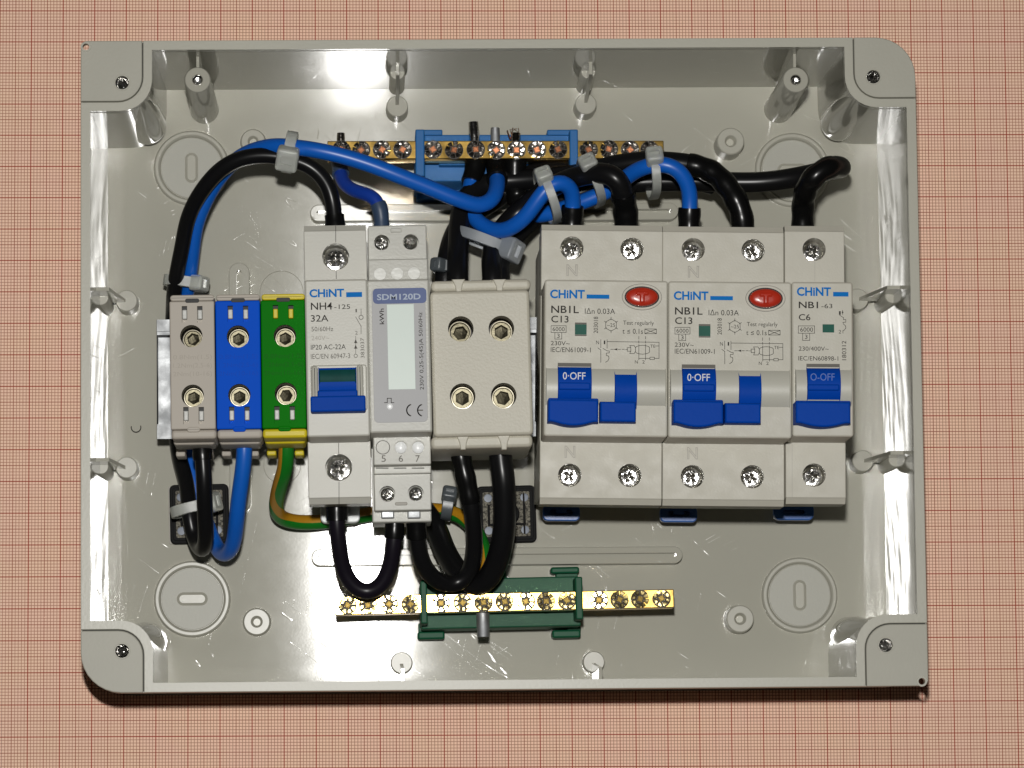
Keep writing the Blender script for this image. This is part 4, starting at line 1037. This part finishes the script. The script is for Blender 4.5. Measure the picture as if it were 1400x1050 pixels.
# ================================================================== BUS BARS
def bus_bar(px0, py0, px1, py1, wd, zt, xs, steel, name, label, cat, holder):
    A, B = F(px0, py0, zt), F(px1, py1, zt)
    mid = (A + B) / 2; ang = math.atan2(B.y - A.y, B.x - A.x)
    fr = Frame.__new__(Frame); fr.o = Vector((mid.x, mid.y, 0)); fr.a = ang; fr.c, fr.s = math.cos(ang), math.sin(ang); fr.z = zt
    dev = thing(name, label, cat, fr.o, ang)
    hl = (B - A).length / 2
    mb = MB(); mb.box(-hl, hl, -wd / 2, wd / 2, zt - 7.5, zt, .25); bar = mb.obj('brass_bar', 'brass', dev)
    for px in xs:
        u, _ = fr(px, py0 + (py1 - py0) * (px - px0) / (px1 - px0), zt)
        sc = put(PETAL_STEEL if steel else PETAL_BRASS, 'bar_screw', bar, u, random.uniform(-.12, .12), zt - .30, random.random() * 3.1, (random.uniform(-.06, .06), random.uniform(-.06, .06)))
        put(RECESS_COPPER if steel else RECESS_BRASS, 'recess', sc, 0, 0, 0)
        put(PETAL_CORE, 'screw_core', sc, 0, 0, 0)
    holder(fr, dev, zt, wd, hl)
    return fr, dev
def blue_holder(fr, dev, zt, wd, hl):
    m = 'holder_blue'
    for (xa, xb) in ((568, 580.5), (779, 790.5)):
        a = fr.rect(xa, 177, xb, 272, zt - 4); u0, u1 = fr(xa, 205, zt + 2)[0], fr(xb, 205, zt + 2)[0]
        mb = MB(); mb.box(u0, u1, fr(xa, 242, zt)[1], fr(xa, 178, zt)[1], FLOORZ, zt + 1.6, .4); mb.obj('holder_post', m, dev)
    mb = MB(); mb.box(*fr.rect(580, 184, 780, 194, zt - 5), FLOORZ, zt - 5, .4); mb.obj('holder_beam', m, dev)
    mb = MB(); mb.box(*fr.rect(580, 224, 780, 248, zt - 14), FLOORZ + 6, zt - 14, .4); mb.obj('holder_beam', m, dev)
    mb = MB(); mb.box(*fr.rect(600, 219, 645, 226, zt - 10), FLOORZ + 6, zt - 10, .4); mb.obj('holder_lug', m, dev)
    mb = MB(); mb.box(*fr.rect(569, 240, 640, 272, 12), FLOORZ, 12, .4); mb.obj('holder_foot', m, dev)
    for (xa, xb) in ((577, 605), (748, 781)):
        mb = MB(); mb.box(*fr.rect(xa, 177, xb, 185, zt - 4), zt - 12, zt - 4, .4); mb.obj('holder_hook', m, dev)
NBX = (467, 493.8, 522.3, 550.3, 592, 620.8, 650.4, 678.4, 706, 734, 763, 804.8, 832.5, 861.4, 888)
frn, nb = bus_bar(447.6, 205, 907.5, 204.5, 5.6, 42.0, NBX, True, 'neutral_bus_bar', 'brass bar of fifteen screws in a blue holder at the top', 'bus bar', blue_holder)
# conductor ends poking out behind three screws
def stub(dev, fr, px, py, r, l, z, mat, name='wire_end', tilt=0.0):
    u, v = fr(px, py, z); mb = MB()
    mb.tube([Vector((u, v - l, z)), Vector((u + tilt, v - l * .3, z)), Vector((u + tilt * 1.4, v, z))], [r, r, r * .92], 14); mb.obj(name, mat, dev)
stub(nb, frn, 649, 167, 1.7, 8, 40, 'steel_screw', 'ferrule_end', -.3); stub(nb, frn, 677, 175, 1.5, 6, 40, 'zinc', 'ferrule_end'); stub(nb, frn, 704, 182, 1.6, 5, 40, 'bar_screw', 'ferrule_end', .2); stub(nb, frn, 466, 182, 1.3, 5, 38, 'bar_screw', 'ferrule_end')
for k in range(7):
    u, v = frn(704 + random.uniform(-7, 5), 182, 40); mb = MB(); mb.tube([Vector((u, v - 2, 40)), Vector((u + random.uniform(-1.2, .8), v + random.uniform(.2, 1.2), 40.6)), Vector((u + random.uniform(-2, 1.2), v + random.uniform(.6, 1.8), 41))], .13, 6); mb.obj('copper_strand', 'copper_recess', nb)

def green_holder(fr, dev, zt, wd, hl):
    m = 'holder_green'
    for (xa, xb, y0, y1) in ((575, 584, 795, 853), (787, 797, 789, 847)):
        u0, u1 = fr(xa, 820, zt + 2)[0], fr(xb, 820, zt + 2)[0]
        mb = MB(); mb.box(u0, u1, fr(xa, y1, zt)[1], fr(xa, y0, zt)[1], FLOORZ, zt + 1.6, .4); mb.obj('holder_post', m, dev)
    mb = MB(); mb.box(*fr.rect(576, 790, 790, 812, zt - 11), FLOORZ, zt - 11, .4); mb.obj('holder_beam', m, dev)
    mb = MB(); mb.box(*fr.rect(576, 836, 794, 858, zt - 12), FLOORZ, zt - 12, .4); mb.obj('holder_beam', m, dev)
    mb = MB(); mb.box(*fr.rect(650, 779, 692, 795, zt - 11), FLOORZ, zt - 11.5, .4); mb.obj('holder_lug', m, dev)
    for r_ in ((571, 863, 608, 874), (755, 861, 794, 872), (753, 775, 792, 784)):
        mb = MB(); mb.box(*fr.rect(*r_, 13), FLOORZ, 13, .6, .7, 3); mb.obj('holder_foot', m, dev)
    for r_ in ((572, 852, 594, 866), (775, 850, 794, 864), (760, 782, 790, 792)):
        mb = MB(); mb.box(*fr.rect(*r_, 10), FLOORZ, 10, .3); mb.obj('holder_web', m, dev)
EBX = (475.3, 503, 532, 561, 603, 632.5, 661, 690, 719, 746.5, 775, 819, 847, 875, 904.4)
fre, eb = bus_bar(457.5, 828, 921.5, 818, 5.6, 36.0, EBX, False, 'earth_bus_bar', 'gleaming brass bar of fifteen screws in a dark green holder at the bottom', 'bus bar', green_holder)
u, v = fre(660, 838, 31); mb = MB(); mb.tube([Vector((u, v, 31)), Vector((u, v - 4, 31)), Vector((u, v - 7.3, 31))], [2.0, 2.0, 1.8], 18); mb.obj('ferrule_end', 'zinc', eb)

# ================================================================== WIRES
def spline(pts, step=1.0):
    P = [Vector(p) for p in pts]
    P = [P[0] * 2 - P[1]] + P + [P[-1] * 2 - P[-2]]
    out = []
    for i in range(1, len(P) - 2):
        p0, p1, p2, p3 = P[i - 1], P[i], P[i + 1], P[i + 2]
        # centripetal-like Catmull-Rom
        n = max(2, int((p2 - p1).length / step))
        for k in range(n):
            t = k / n
            out.append(.5 * ((2 * p1) + (p2 - p0) * t + (2 * p0 - 5 * p1 + 4 * p2 - p3) * t * t + (3 * p1 - p0 - 3 * p2 + p3) * t ** 3))
    out.append(P[-2])
    for _ in range(6): out = [out[0]] + [(out[i - 1] + out[i] * 2 + out[i + 1]) / 4 for i in range(1, len(out) - 1)] + [out[-1]]
    return out
def wire(name, label, pxz, r, mat, sleeves=(), cat='wire', stripe=None, group=None):
    pts = spline([F(*p) for p in pxz])
    q0 = random.uniform(0, 6)
    pts = [p + Vector((math.sin(i * .23 + q0), math.sin(i * .19 + q0 * 2), math.sin(i * .21 + q0 * 3))) * .16 for i, p in enumerate(pts)]
    o = thing(name, label, cat, pts[0] * 0, 0, group)
    mb = MB(); mb.tube(pts, r, 18); mb.obj('insulation', mat, o, smooth=60)
    acc = [0.0]
    for i in range(1, len(pts)): acc.append(acc[-1] + (pts[i] - pts[i - 1]).length)
    Lt = acc[-1]
    for (t0, t1, rr, m) in sleeves:
        if t0 < 0: t0 += Lt
        if t1 <= 0: t1 += Lt
        sub = [p for p, a in zip(pts, acc) if t0 <= a <= t1]
        if len(sub) > 2:
            rad = [rr * (1 + .04 * math.sin(i * 1.1)) for i in range(len(sub))]
            mb = MB(); mb.tube(sub, rad, 18); mb.obj('sleeve', m, o, smooth=60)
    if stripe:
        mb = MB(); mb.tube(pts, r + .06, 8, sector=stripe[1], ref=stripe[2], twist=stripe[3]); mb.obj('stripe', stripe[0], o, smooth=60)
    return pts
SB = 'sleeve_black'
w_black = wire('black_wire', 'thick black wire arching from the single module switch down past the grey terminal',
     [(459, 318, 54), (458, 300, 54), (456, 278, 54), (447, 252, 55), (427, 230, 56), (400, 218, 56), (365, 212, 56), (330, 217, 55), (300, 233, 52), (275, 262, 47), (257, 300, 40), (247, 345, 33), (240, 390, 26), (236, 430, 15), (235, 480, 11), (238, 560, 11), (244, 615, 14), (254, 660, 22), (259, 700, 27), (266, 735, 27), (275, 752, 33), (281, 735, 41), (281, 700, 46), (279, 660, 50), (276, 620, 51), (275, 588, 51)],
     2.42, 'wire_black', [(0, 6, 3.1, SB), (-9, 0, 2.95, SB)])
w_blue = wire('blue_wire', 'long blue wire from the top brass bar along the black arch to the blue terminal',
     [(678, 222, 38), (679, 240, 42), (680, 256, 47), (673, 273, 51), (655, 281, 53), (622, 272, 56), (570, 249, 59), (510, 227, 61), (450, 209, 62), (405, 201, 60), (365, 201, 55), (325, 218, 47), (292, 252, 41), (271, 300, 36), (262, 345, 30), (257, 390, 22), (251, 430, 14), (250, 480, 11), (254, 560, 11), (259, 615, 13), (266, 660, 16), (278, 705, 17), (291, 738, 18), (304, 757, 23), (316, 748, 32), (324, 710, 41), (330, 655, 48), (333.5, 615, 51), (333.5, 588, 51)],
     2.42, 'wire_blue', [(0, 9.5, 3.2, SB)])
wire('meter_neutral_wire', 'short dark blue wire with slate sleeves between brass bar and meter',
     [(464, 216, 38), (465, 232, 42), (469, 249, 46), (484, 261, 50), (505, 267, 53), (518, 278, 54), (522, 295, 54), (522, 316, 54)], 2.1, 'wire_darkblue', [(0, 8.0, 2.6, 'sleeve_slate'), (-8.5, 0, 2.45, 'sleeve_slate')])
wire('blue_loop_wire', 'blue wire looping low under the brass bar into the left two pole breaker',
     [(650, 216, 38), (648, 235, 39), (643, 258, 40), (643, 285, 43), (653, 304, 47), (674, 315, 51), (697, 312, 55), (719, 296, 59), (737, 271, 62), (749, 256, 63), (764, 248.5, 63), (778, 255, 61), (784, 271, 58), (783, 288, 56), (782, 314, 55)], 2.42, 'wire_blue', [(0, 8.5, 3.2, SB), (-7.3, 0, 3.35, SB)])
wire('blue_cross_wire', 'blue wire dipping under a black one into the right two pole breaker',
     [(705, 216, 38), (704, 238, 38), (706, 268, 36), (718, 290, 38), (740, 295, 41), (768, 287, 44), (800, 274, 47), (828, 261, 49), (854, 244, 53), (877, 231, 58), (904, 225, 61), (926, 232, 61), (940, 252, 59), (943.5, 272, 57), (943, 290, 56), (943, 316, 55)], 2.42, 'wire_blue', [(0, 17, 3.5, SB), (-7.0, 0, 3.4, SB)])
wire('breaker_feed_wire', 'black wire from the four screw block into the left two pole breaker',
     [(674, 400, 55), (673, 376, 55), (672, 350, 50), (686, 316, 45), (712, 286, 44), (752, 258, 50), (795, 240, 59), (826, 236, 64), (844, 245, 65), (852, 265, 62), (856, 288, 58), (857, 316, 56)], 3.2, 'wire_black', [(-13, 0, 3.7, SB)])
wire('breaker_feed_wire', 'black wire curving highest along the brass bar into the right two pole breaker',
     [(626, 402, 55), (626, 376, 55), (627, 340, 50), (628, 302, 45), (638, 270, 41), (668, 251, 38), (720, 246, 39), (790, 238, 43), (845, 226, 48), (895, 221, 51), (940, 224, 53), (975, 236, 55), (1000, 262, 57), (1013, 288, 57), (1016, 318, 56)], 3.25, 'wire_black', [(-30, 0, 3.5, SB)])
wire('breaker_feed_wire', 'black wire running far right and doubling back into the single pole breaker',
     [(684, 400, 53), (683, 378, 53), (686, 352, 46), (704, 322, 41), (735, 292, 37), (775, 270, 35), (830, 253, 36), (900, 248, 37), (1000, 249, 38), (1055, 247, 40), (1105, 240, 44), (1140, 231, 51), (1149, 228, 60), (1138, 227, 67), (1118, 238, 69), (1103, 258, 65), (1097, 280, 59), (1097, 318, 56)], 3.15, 'wire_black', [(-28, 0, 3.4, SB)])
wire('black_branch_wire', 'black wire beside the smoky tie at the top of the four screw block',
     [(608, 398, 46), (609, 372, 46), (616, 335, 42), (636, 300, 38), (676, 272, 34), (725, 240, 34), (790, 232, 36), (860, 234, 38), (930, 240, 38), (975, 252, 34)], 3.2, 'wire_black')
wire('jumper_wire', 'short dark jumper wire hanging in a U between switch and meter',
     [(461, 686, 56), (461, 712, 56), (463, 745, 54), (469, 778, 51), (484, 802, 49), (503, 811, 48), (521, 801, 49), (532, 776, 51), (537, 745, 54), (540, 720, 55), (540, 698, 55)], 2.42, 'wire_purple', [(0, 6.5, 3.3, SB), (-9, 0, 3.0, SB)])
wire('meter_output_wire', "black wire looping from the meter to the four screw block's left bottom entry",
     [(568, 698, 55), (569, 725, 54), (573, 752, 51), (583, 778, 47), (600, 796, 43), (620, 800, 41), (638, 789, 42), (647, 764, 45), (649, 735, 49), (645, 700, 53), (638, 660, 56), (631, 625, 57), (629, 598, 57)], 2.6, 'wire_black', [(0, 8.5, 3.2, SB), (-20, 0, 3.0, SB)])
wire('rear_loop_wire', "black wire from behind the meter to the four screw block's right bottom entry",
     [(572, 690, 16), (596, 722, 21), (610, 755, 27), (627, 785, 34), (648, 799, 38), (666, 793, 41), (679, 770, 45), (687, 735, 50), (690, 695, 54), (689, 655, 57), (684, 625, 57), (683, 598, 57)], 3.5, 'wire_black', [(-20, 0, 3.15, SB)])
wire('earth_wire', 'green and yellow earth wire from the green terminal across to the bottom brass bar',
     [(391, 588, 50), (391, 615, 49), (390, 640, 45), (383, 665, 37), (377, 690, 27), (382, 706, 20), (398, 712.5, 17), (430, 713.5, 14), (480, 708, 12), (540, 699, 12), (590, 697, 14), (625, 704, 17), (648, 722, 22), (660, 750, 28), (663, 785, 31), (661, 818, 31)], 2.35, 'wire_green', [(0, 4.8, 2.9, SB)], stripe=('wire_yellow', (R(-38), R(38)), (0, 0, 1), lambda t: R(68 - 172 * sstep(.16, .34, t) + 20 * sstep(.75, .9, t))))

# ================================================================== CABLE TIES
def tie(label, c, d, a, b, head_ang, mat='tie_nylon', wband=3.4, hs=(4.4, 5.2, 4.0), tail=None, name='cable_tie', spin=0.0, arc=None):
    """band round a bundle at c (mm), bundle direction d in plan, half extents a (plan) and b (height)"""
    d = Vector((d[0], d[1], d[2] if len(d) > 2 else 0)).normalized()
    n1 = Vector((-d.y, d.x, 0)).normalized(); n2 = d.cross(n1) * -1
    if n2.z < 0: n2 = -n2
    o = thing(name, label, 'cable tie', (0, 0, 0), 0, 'nylon cable ties')
    mb = MB(); N_ = 36; th = .42; rings = []
    for i in range(N_):
        t = 2 * math.pi * i / N_
        ex, ey = math.cos(t), math.sin(t)
        sg = lambda q: math.copysign(abs(q) ** .75, q)
        pin = c + n1 * (a * sg(ex)) + n2 * (b * sg(ey)); pout = c + n1 * ((a + th * 1.6) * sg(ex)) + n2 * ((b + th * 1.6) * sg(ey))
        h = d * (wband / 2)
        rings.append([mb.bm.verts.new(q) for q in (pin - h, pout - h * .9, pout + h * .9, pin + h)])
    for i in range(N_): mb.bridge(rings[i], rings[(i + 1) % N_])
    mb.obj('strap', mat, o, smooth=50)
    # head: small ribbed block on the band
    t = R(head_ang); p = c + n1 * ((a + 1.3) * math.cos(t)) + n2 * ((b + 1.3) * math.sin(t))
    rad = (n1 * math.cos(t) + n2 * math.sin(t)).normalized(); tang = d.cross(rad).normalized()
    M = Matrix((( tang.x, d.x, rad.x), (tang.y, d.y, rad.y), (tang.z, d.z, rad.z)))
    if spin: M = M @ Matrix.Rotation(spin, 3, 'Z')
    mb = MB(); x_, y_, z_ = hs
    oc = rrect(-x_ / 2, x_ / 2, -y_ / 2, y_ / 2, 1.0, 3)
    mb.slab(oc, -z_ / 2, z_ / 2, .8, holes=[(rrect(-x_ * .16, x_ * .16, -y_ * .27, y_ * .27), .9)], seg=3)
    for v in mb.bm.verts: v.co = M @ v.co + p
    mb.obj('head', mat, o, smooth=50)
    if tail:
        mb = MB(); pts = [p + Vector(q) for q in tail]
        r0 = []
        for q in pts: r0.append([mb.bm.verts.new(q + d * s_ * wband * .5 + rad * k) for s_, k in ((-1, -.4), (1, -.4), (1, .4), (-1, .4))])
        for i in range(len(r0) - 1): mb.bridge(r0[i], r0[i + 1])
        mb.cap(r0[0]); mb.cap(r0[-1]); mb.obj('tail', mat, o)
    return o
def pdir(x0, y0, x1, y1): 
    a, b = F(x0, y0, 50), F(x1, y1, 50); return (b.x - a.x, b.y - a.y)
tie('pale cable tie where the blue wire crosses the black arch', F(396, 208, 57), pdir(370, 205, 425, 215), 5.6, 5.4, 118, hs=(7.0, 6.6, 4.6))
tie('pale cable tie round black and blue wires above the grey terminal', F(250, 386, 25), pdir(256, 350, 246, 420), 5.4, 3.4, 150 if False else 35, hs=(5.4, 4.8, 4.0))
tie('pale cable tie under the brass bar, leftmost of three in a row', F(748, 268, 52), pdir(700, 286, 796, 250), 8.0, 13.0, 62, hs=(4.6, 5.0, 4.4), wband=2.8)
tie('pale cable tie under the brass bar, middle of three in a row', F(808, 249, 50), pdir(770, 268, 850, 232), 7.0, 13.0, 62, hs=(5.0, 5.2, 4.4), wband=2.8)
tie('pale cable tie covering the last brass bar screw, rightmost of three in a row', F(892, 238, 50), pdir(850, 242, 930, 234), 6.6, 12.5, 66, hs=(5.2, 5.2, 4.4), wband=2.8)
tie('greyish cable tie with big tilted head above the four screw block', F(664, 331, 47), pdir(680, 300, 655, 365), 8.8, 5.0, 36, hs=(7.0, 7.0, 5.0), mat='tie_grey')
tie('smoky dark cable tie at the top left of the four screw block', F(615, 366, 48), pdir(618, 330, 612, 400), 4.4, 4.2, 130, mat='tie_smoke', hs=(4.2, 4.2, 3.6))
tie('pale cable tie with head left of the square mount', F(262, 695, 24), pdir(255, 670, 270, 730), 6.0, 5.2, 28, hs=(5.6, 6.0, 4.8))
tie('dark grey cable tie half hidden beside the meter bottom', F(612, 690, 20), pdir(590, 700, 640, 708), 4.4, 6.0, 60, mat='tie_smoke', hs=(4.4, 4.6, 3.6))

# ================================================================== ADHESIVE TIE MOUNTS
def mount(px0, py0, px1, py1, label):
    fr = Frame((px0 + px1) / 2, (py0 + py1) / 2, 9.5, 1.0)
    o = thing('tie_mount', label, 'cable mount', fr.world(0, 0, 0), fr.a, 'square adhesive mounts')
    a = fr.rect(px0, py0, px1, py1, 9)
    mb = MB(); mb.slab(rrect(*a, 1.6, 4), FLOORZ + 1.0, 9.0, .4); base = mb.obj('base_plate', 'mount_black', o)
    mb = MB(); q = rrect(a[0] - .5, a[1] + .3, a[2] + .2, a[3] - .2, .6, 3); mb.slab(q, FLOORZ + .05, FLOORZ + 1.05, .1); mb.obj('adhesive_pad', 'print_faint', o)
    w_, h_ = a[1] - a[0], a[3] - a[2]; um, vm = (a[0] + a[1]) / 2, (a[2] + a[3]) / 2
    mb = MB()
    so = rrect(a[0] + .9, a[1] - .9, a[2] + .9, a[3] - .9, 1.1, 4); si = rrect(a[0] + 1.5, a[1] - 1.5, a[2] + 1.5, a[3] - 1.5, .8, 4)
    mb.slab(so, 8.9, 9.45, .15, holes=[(si, None)], bottom=False, seg=1); mb.obj('border_ridge', 'mount_black', base)
    mb = MB(); mb.slab(rrect(a[0] + 1.9, a[1] - 1.9, a[2] + 1.9, a[3] - 1.9, .5, 3), 8.9, 9.15, .08, seg=1); pl = mb.obj('textured_panel', 'mount_speckle', base)
    for sx in (-1, 1):
        for sy in (-1, 1):
            cx, cy = um + sx * w_ * .285, vm + sy * h_ * .285
            mb = MB(); mb.lathe(cx + sx * .4, cy, [(1.3, 9.1), (1.25, 9.5), (0, 9.55)], 16); mb.obj('panel_stud', 'sleeve_slate', base)
        mb = MB(); mb.box(um + sx * w_ * .30 - .35, um + sx * w_ * .30 + .35, vm - h_ * .17, vm + h_ * .17, 9, 10.6, .2); mb.obj('strap_slot', 'mount_black', base)
        mb = MB(); mb.box(min(um + sx * w_ * .12, um + sx * w_ * .32), max(um + sx * w_ * .12, um + sx * w_ * .32), vm - h_ * .20, vm - h_ * .165, 9, 10.2, .15); mb.obj('strap_slot', 'mount_black', base)
    mb = MB(); mb.lathe(um + .5, vm, [(3.6, 9.0), (3.5, 10.4), (3.2, 10.6), (2.3, 10.6), (2.1, 9.2)], 32); mb.obj('strap_bridge', 'mount_black', base)
    mb = MB(); mb.box(a[1] - w_ * .22, a[1] - w_ * .19, a[2] + 2.6, a[3] - 2.6, 9, 10, .1); mb.obj('border_ridge', 'mount_black', base)
mount(232, 662, 313, 743, 'black square adhesive mount behind the looped black and blue wires')
mount(652, 664, 733, 742, 'black square adhesive mount below the four screw block')

# a curl of dark fibre lying on the floor
mb = MB(); c = F(186, 583, 6.3)
mb.tube([c + Vector((1.5 * math.cos(R(t)), 1.5 * math.sin(R(t)) - .3, 0)) for t in range(165, 385, 12)], .16, 6)
tag(mb.obj('dark_fibre', 'print_dark', smooth=60), 'tiny curl of dark fibre on the floor left of the rail end', 'fibre')
